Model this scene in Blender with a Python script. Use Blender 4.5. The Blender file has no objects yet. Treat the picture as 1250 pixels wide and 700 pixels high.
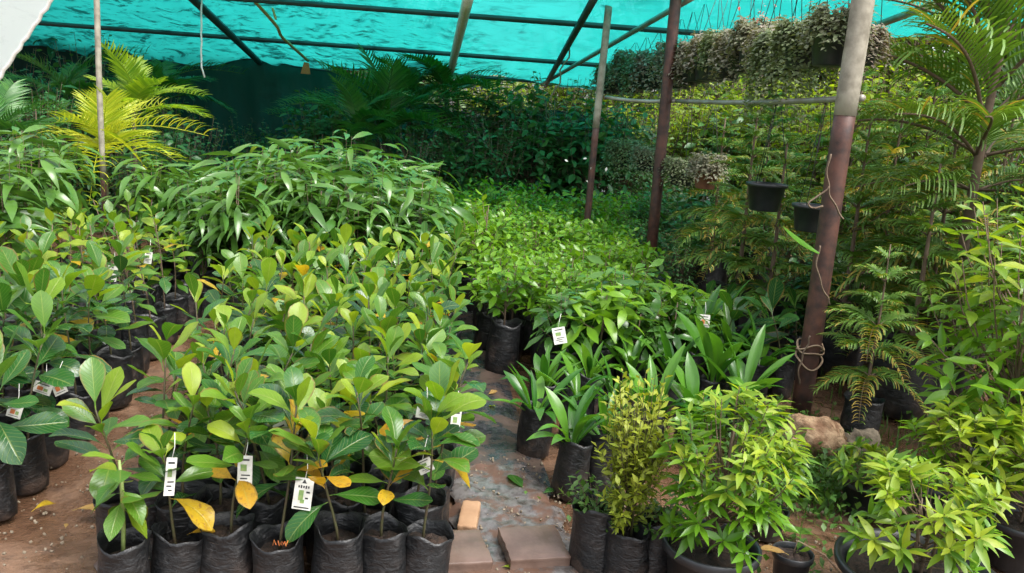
import bpy, math, numpy as np
from mathutils import Matrix, Vector

# ------------------------------------------------------------------ camera, sky, sun, exposure
S = bpy.context.scene
CAM_H, PITCH, ROLL, FPX = 1.6, math.radians(11.9), math.radians(4.3), 1000.0
fw = np.array([0, math.cos(PITCH), -math.sin(PITCH)])
_r0 = np.array([1.0, 0, 0]); _u0 = np.array([0, math.sin(PITCH), math.cos(PITCH)])
rt = math.cos(ROLL) * _r0 + math.sin(ROLL) * _u0
upv = -math.sin(ROLL) * _r0 + math.cos(ROLL) * _u0
cd = bpy.data.cameras.new('camera')
cam = bpy.data.objects.new('camera', cd)
S.collection.objects.link(cam)
cam.matrix_world = Matrix(((rt[0], upv[0], -fw[0], 0), (rt[1], upv[1], -fw[1], 0), (rt[2], upv[2], -fw[2], CAM_H), (0, 0, 0, 1)))
cd.sensor_width = 36; cd.lens = 36 * FPX / 1250; cd.clip_start = 0.05; cd.clip_end = 500
S.camera = cam

SUN_EL, SUN_AZ = math.radians(58), math.radians(128)      # azimuth measured from +Y towards +X
W = bpy.data.worlds.new('World'); S.world = W; W.use_nodes = True
wn = W.node_tree.nodes; wl = W.node_tree.links
sky = wn.new('ShaderNodeTexSky'); sky.sky_type = 'NISHITA'; sky.sun_disc = False
sky.sun_elevation = SUN_EL; sky.sun_rotation = SUN_AZ; sky.air_density = 1.0; sky.dust_density = 4.0; sky.ozone_density = 1.0
hs = wn.new('ShaderNodeHueSaturation'); hs.inputs['Saturation'].default_value = 0.35   # thin white cloud
wl.new(sky.outputs[0], hs.inputs['Color']); wl.new(hs.outputs[0], wn['Background'].inputs[0])
wn['Background'].inputs[1].default_value = 0.15
sl = bpy.data.lights.new('sun', 'SUN'); sl.energy = 1.1; sl.angle = math.radians(30); sl.color = (1, 0.97, 0.92)
so = bpy.data.objects.new('sun', sl); S.collection.objects.link(so)
sd = Vector((math.sin(SUN_AZ) * math.cos(SUN_EL), math.cos(SUN_AZ) * math.cos(SUN_EL), math.sin(SUN_EL)))
so.rotation_euler = sd.to_track_quat('Z', 'Y').to_euler()
vs = S.view_settings; vs.view_transform = 'Standard'; vs.look = 'None'; vs.gamma = 1; vs.use_curve_mapping = False
vs.exposure = 1.52
S.cycles.use_denoising = True
S.cycles.max_bounces = 8; S.cycles.diffuse_bounces = 4; S.cycles.transparent_max_bounces = 12
S.cycles.sample_clamp_indirect = 6

# ------------------------------------------------------------------ helpers
COL = S.collection
def ray(x, y): return fw + (x - 625) / FPX * rt + (350 - y) / FPX * upv
def at(x, y, Y):
    d = ray(x, y); return d * (Y / d[1]) + np.array([0, 0, CAM_H])
def gnd(x, y, z=0.0):
    d = ray(x, y); return d * ((z - CAM_H) / d[2]) + np.array([0, 0, CAM_H])
DV = np.array([-0.14, 1.0, 0]); DV /= np.linalg.norm(DV)          # the way the planting rows run
EV = np.array([DV[1], -DV[0], 0])
RNG = np.random.RandomState(7)
def nrm(v): return v / (np.linalg.norm(v) + 1e-9)
ORD = 'zeroth first second third fourth fifth sixth seventh eighth ninth tenth eleventh twelfth thirteenth fourteenth fifteenth sixteenth seventeenth eighteenth nineteenth twentieth'.split() + ['twenty-' + x for x in 'first second third fourth fifth sixth seventh eighth ninth'.split()]

class MB:
    """collects quads; everything is made of quads"""
    def __init__(s): s.v = []; s.f = []; s.u = []; s.t = []; s.m = []; s.n = 0
    def add(s, v, f, uv=None, tint=0.5, mat=0):
        v = np.asarray(v, float); k = len(v)
        s.v.append(v); s.f.append(np.asarray(f, np.int64) + s.n)
        s.u.append(np.zeros((k, 2)) if uv is None else np.asarray(uv, float))
        s.t.append(np.full(k, tint, float) if np.isscalar(tint) else np.asarray(tint, float))
        s.m.append(np.full(len(f), mat, np.int32)); s.n += k
        return s
    def scatter(s, T, frames, tints, mat=0):
        """frames (k,4,4), template T=(v,f,uv)"""
        v, f, uv = T; k = len(frames)
        if k == 0: return s
        fr = np.asarray(frames)
        V = np.einsum('kij,nj->kni', fr[:, :3, :3], v) + fr[:, None, :3, 3]
        F = f[None] + (np.arange(k) * len(v))[:, None, None]
        return s.add(V.reshape(-1, 3), F.reshape(-1, 4), np.tile(uv, (k, 1)), np.repeat(np.asarray(tints, float), len(v)), mat)
    def mesh(s, name, mats, smooth=True):
        me = bpy.data.meshes.new(name)
        v = np.concatenate(s.v); f = np.concatenate(s.f); u = np.concatenate(s.u); t = np.concatenate(s.t); m = np.concatenate(s.m)
        me.vertices.add(len(v)); me.vertices.foreach_set('co', v.astype(np.float32).ravel())
        me.loops.add(f.size); me.loops.foreach_set('vertex_index', f.astype(np.int32).ravel())
        me.polygons.add(len(f)); me.polygons.foreach_set('loop_start', np.arange(0, f.size, 4, dtype=np.int32))
        me.polygons.foreach_set('material_index', m)
        me.polygons.foreach_set('use_smooth', np.full(len(f), smooth, dtype=bool))
        ul = me.uv_layers.new(name='UVMap'); ul.data.foreach_set('uv', u[f.ravel()].astype(np.float32).ravel())
        ta = me.attributes.new('tint', 'FLOAT', 'POINT'); ta.data.foreach_set('value', t.astype(np.float32))
        for x in (mats if isinstance(mats, (list, tuple)) else [mats]): me.materials.append(x)
        me.update(calc_edges=True); me.validate()
        return me

def grid_faces(nr, nc):
    i = np.arange(nr - 1)[:, None] * nc + np.arange(nc - 1)[None]
    i = i.ravel(); return np.stack([i, i + 1, i + nc + 1, i + nc], 1)

def tube(pts, rad, n=6, closed_end=True):
    pts = np.asarray(pts, float); k = len(pts); rad = np.broadcast_to(np.asarray(rad, float), (k,)).copy()
    if closed_end:
        pts = np.concatenate([pts[:1], pts, pts[-1:]]); rad = np.concatenate([[1e-4], rad, [1e-4]]); k += 2
    tg = np.gradient(pts, axis=0)
    if closed_end: tg[0] = tg[1] = pts[2] - pts[1]; tg[-1] = tg[-2] = pts[-2] - pts[-3]
    tg /= np.linalg.norm(tg, axis=1, keepdims=True) + 1e-9
    ref = np.array([1., 0, 0]) if abs(tg[k // 2][2]) > .7 else np.array([0, 0, 1.])
    a = np.cross(tg, ref); a /= np.linalg.norm(a, axis=1, keepdims=True) + 1e-9
    b = np.cross(tg, a)
    th = np.linspace(0, 2 * np.pi, n + 1)
    V = pts[:, None] + rad[:, None, None] * (np.cos(th)[None, :, None] * a[:, None] + np.sin(th)[None, :, None] * b[:, None])
    uv = np.stack(np.meshgrid(np.linspace(0, 1, n + 1), np.linspace(0, 1, k)), -1).reshape(-1, 2)
    return V.reshape(-1, 3), grid_faces(k, n + 1), uv

def revolve(prof, n=24, fn=None, frac=1.0):
    """profile [(r,z)], optional fn(theta,r,z)->(r,z)"""
    th = np.linspace(0, 2 * np.pi * frac, n + 1); V = []
    for r, z in prof:
        rr, zz = np.full(n + 1, r), np.full(n + 1, z)
        if fn is not None: rr, zz = fn(th, rr, zz)
        V.append(np.stack([rr * np.cos(th), rr * np.sin(th), zz], 1))
    uv = np.stack(np.meshgrid(np.linspace(0, 1, n + 1), np.linspace(0, 1, len(prof))), -1).reshape(-1, 2)
    return np.concatenate(V), grid_faces(len(prof), n + 1), uv

def boxq(c, s, R=None):
    """chamfered box as quads"""
    sx, sy, sz = np.array(s) / 2; ch = min(s) * .12
    V = []; 
    for z, k in ((-sz, ch), (-sz + ch, 0), (sz - ch, 0), (sz, ch)):
        V += [(-sx + k, -sy + k, z), (sx - k, -sy + k, z), (sx - k, sy - k, z), (-sx + k, sy - k, z)]
    V = np.array(V); F = [(3, 2, 1, 0), (12, 13, 14, 15)]
    for r in range(3):
        for i in range(4): F.append((r * 4 + i, r * 4 + (i + 1) % 4, r * 4 + 4 + (i + 1) % 4, r * 4 + 4 + i))
    if R is not None: V = V @ np.asarray(R).T
    return V + np.array(c), np.array(F), V[:, :2]

def leaf_T(L, Wd, ctrl, nl=6, nc=4, fold=.25, curl=.4, wave=0.0, pet=0.0, twist=0.0, rng=None):
    """leaf along +Y, upper side +Z; ctrl: half-width control values 0..1 along the blade"""
    rng = rng or RNG
    t = np.linspace(0, 1, nl + 1); t = .45 * t + .55 * (.5 - .5 * np.cos(np.pi * t))
    w = np.interp(t, np.linspace(0, 1, len(ctrl)), ctrl) * Wd / 2; w = np.maximum(w, .0006)
    ang = -curl * t ** 1.3
    ds = L * np.diff(t)
    y = np.concatenate([[0], np.cumsum(np.cos((ang[1:] + ang[:-1]) / 2) * ds)]); z = np.concatenate([[0], np.cumsum(np.sin((ang[1:] + ang[:-1]) / 2) * ds)])
    sx = np.linspace(-1, 1, nc + 1); V = []; U = []
    if pet > 0:
        for q in (0, .5):
            V.append(np.stack([sx * .0022, np.full(nc + 1, -pet + pet * q * 1.0), np.full(nc + 1, -.25 * pet * (1 - q))], 1)); U.append(np.stack([.5 + sx * .02, np.zeros(nc + 1)], 1))
    ph = rng.uniform(0, 6.28, 2)
    for i in range(nl + 1):
        a = abs(sx)
        zz = fold * a * w[i] - .25 * fold * a ** 2 * w[i] + wave * w[i] * a ** 2 * np.sin(t[i] * 9 + ph[(sx > 0).astype(int)])
        x = sx * w[i] * math.cos(fold * .6); tw = twist * t[i]
        V.append(np.stack([x * math.cos(tw) - zz * math.sin(tw), np.full(nc + 1, y[i]) + 0 * x, z[i] + zz * math.cos(tw) + x * math.sin(tw)], 1)); U.append(np.stack([.5 + sx / 2, np.full(nc + 1, t[i])], 1))
    V = np.concatenate(V); V[:, 1] += pet; U = np.concatenate(U)
    return V, grid_faces(len(V) // (nc + 1), nc + 1), U

def frame(pos, d, n, s=1.0):
    d = nrm(np.asarray(d, float)); n = np.asarray(n, float); x = nrm(np.cross(d, n)); n = np.cross(x, d)
    M = np.eye(4); M[:3, 0] = x * s; M[:3, 1] = d * s; M[:3, 2] = n * s; M[:3, 3] = pos
    return M

def ob(name, me, parent=None, loc=None, M=None, rz=0.0, sc=1.0, label=None, cat=None, group=None, kind=None):
    o = bpy.data.objects.new(name, me); COL.objects.link(o)
    if parent is not None: o.parent = parent
    if M is not None: o.matrix_basis = Matrix(M)
    else:
        if loc is not None: o.location = tuple(loc)
        o.rotation_euler = (0, 0, rz)
        o.scale = (sc,) * 3 if np.isscalar(sc) else sc
    if label: o['label'] = label
    if cat: o['category'] = cat
    if group: o['group'] = group
    if kind: o['kind'] = kind
    return o
def thing(name, loc, label, cat, group=None, rz=0.0, sc=1.0, M=None):
    return ob(name, None, loc=loc, rz=rz, sc=sc, label=label, cat=cat, group=group, M=M)
def parts(root, recipe):
    last = None
    for r in recipe:
        if r[0] == 'soil' and last is not None:                      # the soil fills the bag or pot: a sub-part of it
            o = ob(r[0], r[1], last, M=np.linalg.inv(np.array(last.matrix_basis)) @ np.asarray(r[2]))
        else: o = ob(r[0], r[1], root, M=r[2])
        if r[0] in ('bag', 'pot'): last = o
        if len(r) > 3 and r[3] in ('stuff',): o['kind'] = r[3]
        if len(r) > 4 and r[4]: o['label'] = r[4]

# ------------------------------------------------------------------ materials
class NT:
    def __init__(s, name):
        s.m = bpy.data.materials.new(name); s.m.use_nodes = True; s.t = s.m.node_tree; s.n = s.t.nodes; s.l = s.t.links
        s.p = s.n['Principled BSDF']; s.out = s.n['Material Output']
    def new(s, ty, **kw):
        x = s.n.new(ty)
        for k, v in kw.items(): setattr(x, k, v)
        return x
    def link(s, a, b): s.l.new(a, b)
    def val(s, sock, v):
        if hasattr(v, 'is_output') or isinstance(v, bpy.types.NodeSocket): s.l.new(v, sock)
        else: sock.default_value = v
    def math(s, op, a, b=0.0, clamp=False):
        x = s.new('ShaderNodeMath', operation=op, use_clamp=clamp); s.val(x.inputs[0], a); s.val(x.inputs[1], b); return x.outputs[0]
    def mix(s, f, a, b, blend='MIX'):
        x = s.new('ShaderNodeMix', data_type='RGBA', blend_type=blend); s.val(x.inputs[0], f)
        for k, c in ((6, a), (7, b)): s.val(x.inputs[k], (*c, 1) if isinstance(c, tuple) and len(c) == 3 else c)
        return x.outputs[2]
    def noise(s, scale, detail=4, rough=.55, vec=None, dist=0.0):
        x = s.new('ShaderNodeTexNoise'); x.inputs['Scale'].default_value = scale; x.inputs['Detail'].default_value = detail
        x.inputs['Roughness'].default_value = rough; x.inputs['Distortion'].default_value = dist
        if vec is not None: s.link(vec, x.inputs['Vector'])
        return x.outputs['Fac']
    def ramp(s, f, a, b):
        x = s.new('ShaderNodeMapRange'); x.interpolation_type = 'SMOOTHSTEP'; s.val(x.inputs[0], f); x.inputs[1].default_value = a; x.inputs[2].default_value = b; return x.outputs[0]
    def bump(s, h, strength=.3, dist=.01):
        x = s.new('ShaderNodeBump'); x.inputs['Strength'].default_value = strength; x.inputs['Distance'].default_value = dist; s.link(h, x.inputs['Height'])
        s.link(x.outputs[0], s.p.inputs['Normal']); return x.outputs[0]
    def co(s, which='Object'): return s.new('ShaderNodeTexCoord').outputs[which]

def set_p(p, **kw):
    for k, v in kw.items(): p.inputs[k].default_value = v

def leafmat(name, c1, c2, c3=None, single=False, rough=.38, spec=.5, tr=.35, veins=False, blotch=None, trc=1.5, wr=.25):
    """c1..c2 vary from leaf to leaf, c3 is a rarer third colour"""
    N = NT(name)
    ran = N.new('ShaderNodeObjectInfo').outputs['Random']
    tint = N.new('ShaderNodeAttribute', attribute_name='tint').outputs['Fac']
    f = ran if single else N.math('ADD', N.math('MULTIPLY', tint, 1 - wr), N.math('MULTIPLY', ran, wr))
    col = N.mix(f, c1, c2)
    if c3 is not None: col = N.mix(N.ramp(f, .86, .97), col, c3)
    uv = N.co('UV')
    if veins:
        sp = N.new('ShaderNodeSeparateXYZ'); N.link(uv, sp.inputs[0])
        a = N.math('ABSOLUTE', N.math('SUBTRACT', sp.outputs[0], .5))
        mid = N.math('SUBTRACT', 1.0, N.ramp(a, .012, .04))
        wv = N.math('FRACT', N.math('MULTIPLY', N.math('SUBTRACT', sp.outputs[1], N.math('MULTIPLY', a, .55)), 9.0))
        lat = N.math('SUBTRACT', 1.0, N.ramp(N.math('ABSOLUTE', N.math('SUBTRACT', wv, .5)), .02, .11))
        lat = N.math('MULTIPLY', lat, .55)
        vein = N.math('MAXIMUM', mid, lat)
        col = N.mix(N.math('MULTIPLY', vein, .55), col, N.mix(.5, col, (.45, .5, .14)))
        N.bump(N.math('MULTIPLY', vein, -1.0), .35, .004)
    no = N.noise(14, 3, .6, N.co('Object'))
    col = N.mix(N.math('MULTIPLY', N.ramp(no, .35, .75), .35), col, N.mix(.6, col, (.02, .05, .01)))
    if blotch is not None:
        b = N.noise(38, 4, .65, N.co('Object'), .4)
        col = N.mix(N.ramp(b, .52, .66), col, blotch)
    if single and veins:
        r2 = N.math('FRACT', N.math('MULTIPLY', ran, 37.7))
        sn = N.noise(55, 3, .6, N.co('Object'), .3)
        edge = N.ramp(N.math('ADD', a, N.math('MULTIPLY', N.noise(30, 3, .6, N.co('Object')), .25)), .52, .60)
        wear = N.math('MULTIPLY', N.math('MAXIMUM', N.ramp(sn, .66, .73), N.math('MULTIPLY', edge, .8)), N.ramp(r2, .55, .85))
        col = N.mix(wear, col, (.20, .12, .03))
    N.link(col, N.p.inputs['Base Color']); set_p(N.p, Roughness=rough); N.p.inputs['Specular IOR Level'].default_value = spec
    tb = N.new('ShaderNodeBsdfTranslucent')
    tc = N.mix(1.0, col, (trc, trc * .95, trc * .35), 'MULTIPLY'); N.link(tc, tb.inputs['Color'])
    mx = N.new('ShaderNodeMixShader'); mx.inputs[0].default_value = tr
    N.link(N.p.outputs[0], mx.inputs[1]); N.link(tb.outputs[0], mx.inputs[2]); N.link(mx.outputs[0], N.out.inputs['Surface'])
    return N.m

def plain(name, c1, c2, rough=.6, scale=8, bump=.2, bscale=30, bdist=.004, metal=0.0, spec=.5):
    N = NT(name); co = N.co('Object')
    N.link(N.mix(N.ramp(N.noise(scale, 5, .6, co), .3, .7), c1, c2), N.p.inputs['Base Color'])
    set_p(N.p, Roughness=rough, Metallic=metal); N.p.inputs['Specular IOR Level'].default_value = spec
    if bump: N.bump(N.noise(bscale, 4, .6, co), bump, bdist)
    return N.m

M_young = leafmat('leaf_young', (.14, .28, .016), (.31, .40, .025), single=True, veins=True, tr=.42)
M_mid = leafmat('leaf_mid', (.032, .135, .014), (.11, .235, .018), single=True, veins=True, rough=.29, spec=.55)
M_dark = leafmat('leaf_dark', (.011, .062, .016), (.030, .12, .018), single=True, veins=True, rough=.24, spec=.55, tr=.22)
M_yel = leafmat('leaf_yellow', (.55, .40, .015), (.50, .27, .015), single=True, veins=True, blotch=(.30, .15, .02), tr=.4)
M_brn = leafmat('leaf_dead', (.24, .12, .03), (.40, .25, .07), single=True, veins=True, blotch=(.12, .05, .015), tr=.15, rough=.6)
M_strap = leafmat('leaf_strap', (.030, .13, .014), (.11, .27, .028), single=True, rough=.25, tr=.35)
M_ixy = leafmat('leaf_ixora_young', (.16, .29, .02), (.34, .42, .035), single=True, rough=.4, tr=.4)
M_ixg = leafmat('leaf_ixora', (.06, .16, .015), (.14, .25, .02), single=True, rough=.36, tr=.35)
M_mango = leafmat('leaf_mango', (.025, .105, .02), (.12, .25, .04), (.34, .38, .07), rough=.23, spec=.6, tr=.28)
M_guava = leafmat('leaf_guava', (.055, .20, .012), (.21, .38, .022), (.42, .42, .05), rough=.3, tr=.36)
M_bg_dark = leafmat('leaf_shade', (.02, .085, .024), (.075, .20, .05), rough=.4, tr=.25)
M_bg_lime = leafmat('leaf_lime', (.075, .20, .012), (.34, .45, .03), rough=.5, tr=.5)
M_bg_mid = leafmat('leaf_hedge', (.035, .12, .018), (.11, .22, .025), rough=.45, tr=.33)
M_palm = leafmat('leaf_palm', (.02, .10, .02), (.07, .20, .03), rough=.35, tr=.3)
M_gold = leafmat('leaf_golden_palm', (.26, .38, .02), (.62, .62, .06), rough=.4, tr=.4)
M_arau = leafmat('needle_green', (.045, .145, .02), (.18, .30, .04), rough=.5, tr=.25)
M_arab = leafmat('needle_bronze', (.24, .28, .035), (.46, .31, .07), rough=.5, tr=.3)
M_trail = leafmat('leaf_trailing', (.12, .20, .06), (.36, .29, .26), (.48, .32, .27), rough=.5, tr=.25, wr=.6)
M_thuja = leafmat('leaf_feathery', (.15, .23, .02), (.42, .44, .03), (.34, .20, .05), rough=.55, tr=.3)
M_weed = leafmat('leaf_weed', (.03, .11, .015), (.10, .20, .03), rough=.5, tr=.35)
M_stem = plain('green_stem', (.055, .065, .02), (.075, .05, .03), .6, 40)
M_wood = plain('brown_stem', (.10, .065, .04), (.17, .12, .08), .8, 12, .5, 60)
M_red = plain('red_flower', (.45, .03, .02), (.6, .1, .04), .5)

def bag_mat():
    N = NT('black_poly_bag'); co = N.co('Object'); sp = N.new('ShaderNodeSeparateXYZ'); N.link(co, sp.inputs[0])
    dirt = N.math('MULTIPLY', N.ramp(N.noise(11, 5, .65, co), .42, .68), N.math('SUBTRACT', 1.0, N.ramp(sp.outputs[2], .02, .22)))
    dust = N.ramp(N.noise(26, 5, .7, co), .5, .75)
    col = N.mix(N.math('MULTIPLY', dirt, .5), N.mix(N.math('MULTIPLY', dust, .55), (.010, .011, .012), (.075, .075, .075)), (.12, .07, .045))
    N.link(col, N.p.inputs['Base Color'])
    N.link(N.math('ADD', .42, N.math('MULTIPLY', dirt, .4)), N.p.inputs['Roughness'])
    mp = N.new('ShaderNodeMapping'); mp.inputs['Scale'].default_value = (1, 1, 2.2); N.link(co, mp.inputs[0])
    h = N.math('ADD', N.noise(22, 3, .6, mp.outputs[0], .8), N.math('MULTIPLY', N.noise(70, 2, .5, co), .25))
    N.bump(h, .5, .014)
    return N.m
M_bag = bag_mat()
M_pot = plain('black_plastic_pot', (.014, .016, .018), (.03, .032, .034), .32, 9, .08, 40)
M_clay = plain('terracotta_pot', (.22, .09, .05), (.15, .06, .04), .7, 12, .2)
M_soil = plain('potting_soil', (.010, .007, .005), (.04, .022, .014), .9, 30, .9, 70, .012)
M_paint = plain('brown_painted_steel', (.028, .016, .014), (.105, .042, .028), .55, 11, .5, 28)
M_grey = plain('weathered_grey_post', (.17, .15, .11), (.36, .33, .26), .8, 9, .5, 20)
M_pipe = plain('dark_steel_pipe', (.03, .055, .055), (.05, .075, .075), .5, 5, .1, 20)
M_galv = plain('galvanised_pipe', (.40, .40, .36), (.28, .24, .18), .45, 7, .1, 20, metal=.3)
M_wire = plain('black_wire', (.015, .015, .015), (.03, .03, .03), .5, 5, 0)
M_twine = plain('pale_twine', (.34, .25, .16), (.22, .14, .09), .8, 30, .4, 90)
M_straw = plain('straw', (.62, .50, .20), (.48, .36, .14), .8, 30, .4, 90)
M_rope = plain('white_rope', (.75, .74, .70), (.6, .58, .52), .7, 20, .3, 90)
M_card = plain('white_card', (.68, .68, .62), (.50, .49, .43), .45, 35, 0)
M_ink = plain('black_ink', (.02, .02, .02), (.04, .04, .04), .6, 10, 0)
M_inkg = plain('green_ink', (.10, .22, .06), (.25, .32, .10), .6, 60, 0)
M_inko = plain('orange_ink', (.55, .20, .04), (.45, .10, .03), .6, 60, 0)
M_slab = plain('brown_paving_slab', (.10, .062, .046), (.17, .11, .085), .26, 7, .5, 45, .003)
M_brick = plain('sandy_brick', (.30, .17, .09), (.38, .23, .13), .7, 10, .5, 45)
M_rock = plain('rough_rock', (.20, .10, .05), (.50, .34, .20), .85, 14, 1.0, 26, .03)
M_rock2 = plain('grey_rock', (.16, .13, .09), (.26, .21, .15), .9, 9, .9, 22, .02)

def net_mat(name, c, tr_col, transp, dirt=.5):  # dirt scales soiling and painted-in tree shade together
    N = NT(name); g = N.co('Object')
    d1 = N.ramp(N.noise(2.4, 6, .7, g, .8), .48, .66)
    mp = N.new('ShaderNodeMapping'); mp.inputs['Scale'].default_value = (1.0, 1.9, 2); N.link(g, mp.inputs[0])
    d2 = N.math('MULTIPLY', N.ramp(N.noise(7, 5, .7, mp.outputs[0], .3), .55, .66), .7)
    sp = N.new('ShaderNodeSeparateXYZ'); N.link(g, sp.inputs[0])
    left = N.ramp(sp.outputs[0], 1.5, -4.5)                       # leaf litter and tree shadow, both painted in, thicken towards the tree side
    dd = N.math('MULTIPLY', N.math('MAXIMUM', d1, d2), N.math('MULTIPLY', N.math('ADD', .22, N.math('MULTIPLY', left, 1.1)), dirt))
    dd = N.math('MAXIMUM', dd, N.math('MULTIPLY', N.ramp(sp.outputs[0], -1.5, -8.0), .55))  # tree shade painted as a smooth fade over the same end
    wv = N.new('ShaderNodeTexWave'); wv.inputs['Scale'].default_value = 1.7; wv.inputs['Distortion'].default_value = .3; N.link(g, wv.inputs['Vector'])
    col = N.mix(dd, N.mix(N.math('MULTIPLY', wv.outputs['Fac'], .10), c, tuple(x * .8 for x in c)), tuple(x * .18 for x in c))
    N.link(col, N.p.inputs['Base Color']); set_p(N.p, Roughness=.6)
    tb = N.new('ShaderNodeBsdfTranslucent'); N.link(N.mix(dd, tr_col, tuple(x * .15 for x in tr_col)), tb.inputs['Color'])
    m1 = N.new('ShaderNodeMixShader'); m1.inputs[0].default_value = .72; N.link(N.p.outputs[0], m1.inputs[1]); N.link(tb.outputs[0], m1.inputs[2])
    tp = N.new('ShaderNodeBsdfTransparent'); tp.inputs[0].default_value = (*[min(1, x * .8 + .12) for x in tr_col], 1)
    m2 = N.new('ShaderNodeMixShader'); N.link(N.math('MULTIPLY', transp, N.math('SUBTRACT', 1.0, dd)), m2.inputs[0])
    N.link(m1.outputs[0], m2.inputs[1]); N.link(tp.outputs[0], m2.inputs[2]); N.link(m2.outputs[0], N.out.inputs['Surface'])
    return N.m
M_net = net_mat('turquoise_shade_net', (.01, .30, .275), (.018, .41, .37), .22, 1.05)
M_wall = net_mat('dark_green_net', (.008, .075, .06), (.01, .12, .10), .06, .3)
M_white = net_mat('white_sheet', (.85, .88, .82), (.93, .96, .91), .0, .15)

def ground_mat():
    N = NT('wet_red_mud'); g = N.co('Object')
    n1 = N.noise(1.3, 6, .6, g); n2 = N.noise(9, 6, .65, g); n3 = N.noise(60, 4, .6, g)
    col = N.mix(N.ramp(n1, .35, .65), (.12, .062, .034), (.20, .115, .068))
    col = N.mix(N.math('MULTIPLY', N.ramp(n2, .45, .7), .6), col, (.05, .028, .018))
    col = N.mix(N.math('MULTIPLY', N.ramp(n3, .55, .7), .5), col, (.22, .14, .09))
    wet = N.ramp(N.noise(3.4, 5, .65, g), .38, .56)
    col = N.mix(N.math('MULTIPLY', wet, .45), col, (.075, .036, .02))
    N.link(col, N.p.inputs['Base Color'])
    N.link(N.math('SUBTRACT', .64, N.math('MULTIPLY', wet, .54)), N.p.inputs['Roughness'])
    N.bump(N.math('ADD', N.math('MULTIPLY', n2, 1.0), N.math('MULTIPLY', n3, .4)), .7, .022)
    return N.m
M_ground = ground_mat()
def sheet_mat(name, c1, c2, mud):
    N = NT(name); g = N.co('Object')
    n1 = N.noise(6, 6, .65, g); n2 = N.noise(30, 5, .6, g)
    col = N.mix(N.ramp(n2, .35, .7), c1, c2)
    col = N.mix(N.math('MULTIPLY', N.ramp(n1, .46, .58), .9), col, mud)
    N.link(col, N.p.inputs['Base Color'])
    N.link(N.math('ADD', .17, N.math('MULTIPLY', N.ramp(n1, .42, .66), .45)), N.p.inputs['Roughness'])
    N.bump(n2, .35, .006)
    return N.m
M_mat = sheet_mat('wet_black_ground_cloth', (.022, .025, .028), (.06, .062, .066), (.09, .06, .045))
M_film = sheet_mat('wet_grey_film', (.15, .14, .135), (.06, .05, .045), (.11, .055, .033))

# ------------------------------------------------------------------ setting: ground, path
def axis_pts(a, b, lo, hi, step, far):
    core = np.arange(lo, hi + step / 2, step)
    return np.concatenate([[-far, -40, -15], core[core > -14.9], [20, 45, far]])
gx = np.concatenate([[-120, -40, -16, -8], np.arange(-4, 4.01, .07), [8, 16, 40, 120]])
gy = np.concatenate([[-60, -10, 0, 1.2], np.arange(2, 8.01, .07), [9, 11, 14, 20, 40, 150]])
GX, GY = np.meshgrid(gx, gy)
GZ = .010 * np.sin(GX * 5.1 + 1.3 * np.sin(GY * 3.3)) + .008 * np.sin(GY * 7.7 + GX * 2.9) + .004 * np.sin(GX * 23 + GY * 17) - .012
mb = MB(); mb.add(np.stack([GX, GY, GZ], -1).reshape(-1, 3), grid_faces(len(gy), len(gx)))
ob('ground', mb.mesh('ground', M_ground), kind='structure')

def strip(c0, c1, w0, w1, nz, fz, seed):
    """a wrinkled sheet laid along a line on the ground"""
    r = np.random.RandomState(seed); nl = max(8, int(np.linalg.norm(np.array(c1) - np.array(c0)) / .035)); nw = 20
    t = np.linspace(0, 1, nl)[:, None]; s = np.linspace(-1, 1, nw)[None]
    c0 = np.array(c0); c1 = np.array(c1); d = nrm(c1 - c0); e = np.array([d[1], -d[0]])
    w = w0 + (w1 - w0) * t + .02 * np.sin(t * 31 + 1)
    X = c0[0] + (c1 - c0)[0] * t + e[0] * s * w; Y = c0[1] + (c1 - c0)[1] * t + e[1] * s * w
    Z = fz(X, Y, s) + nz
    m = MB(); m.add(np.stack([X + 0 * Z, Y + 0 * Z, Z], -1).reshape(-1, 3), grid_faces(nl, nw)); return m
pm = strip((-.02, 3.25), (-1.25, 12.2), .25, .30, .016, lambda X, Y, s: .007 * np.sin(Y * 9 + X * 4) + .004 * np.sin(X * 37 + Y * 5) - .012 * s ** 6, 3)
ob('path', pm.mesh('path', M_mat), kind='structure')
fm = strip((.16, 2.35), (-.02, 3.5), .27, .2, .021, lambda X, Y, s: .012 * np.maximum(0, np.sin(Y * 62 + 3 * np.sin(X * 9) + 1.5 * np.sin(Y * 11))) ** 2 + .005 * np.sin(X * 21 + Y * 13) - .022 * s ** 8, 4)
ob('plastic_film', fm.mesh('plastic_film', M_film), label='wet crumpled grey plastic film lying on the path behind the paving slab', cat='plastic sheet')
fm = strip((-1.15, 2.2), (-1.3, 3.0), .13, .1, .02, lambda X, Y, s: .010 * np.maximum(0, np.sin(Y * 75 + 3 * np.sin(X * 9))) ** 2 - .02 * s ** 8, 5)
ob('plastic_film', fm.mesh('plastic_film', M_film), label='wet rippled plastic film beside the end bag of the front row, on mud', cat='plastic sheet')

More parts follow.
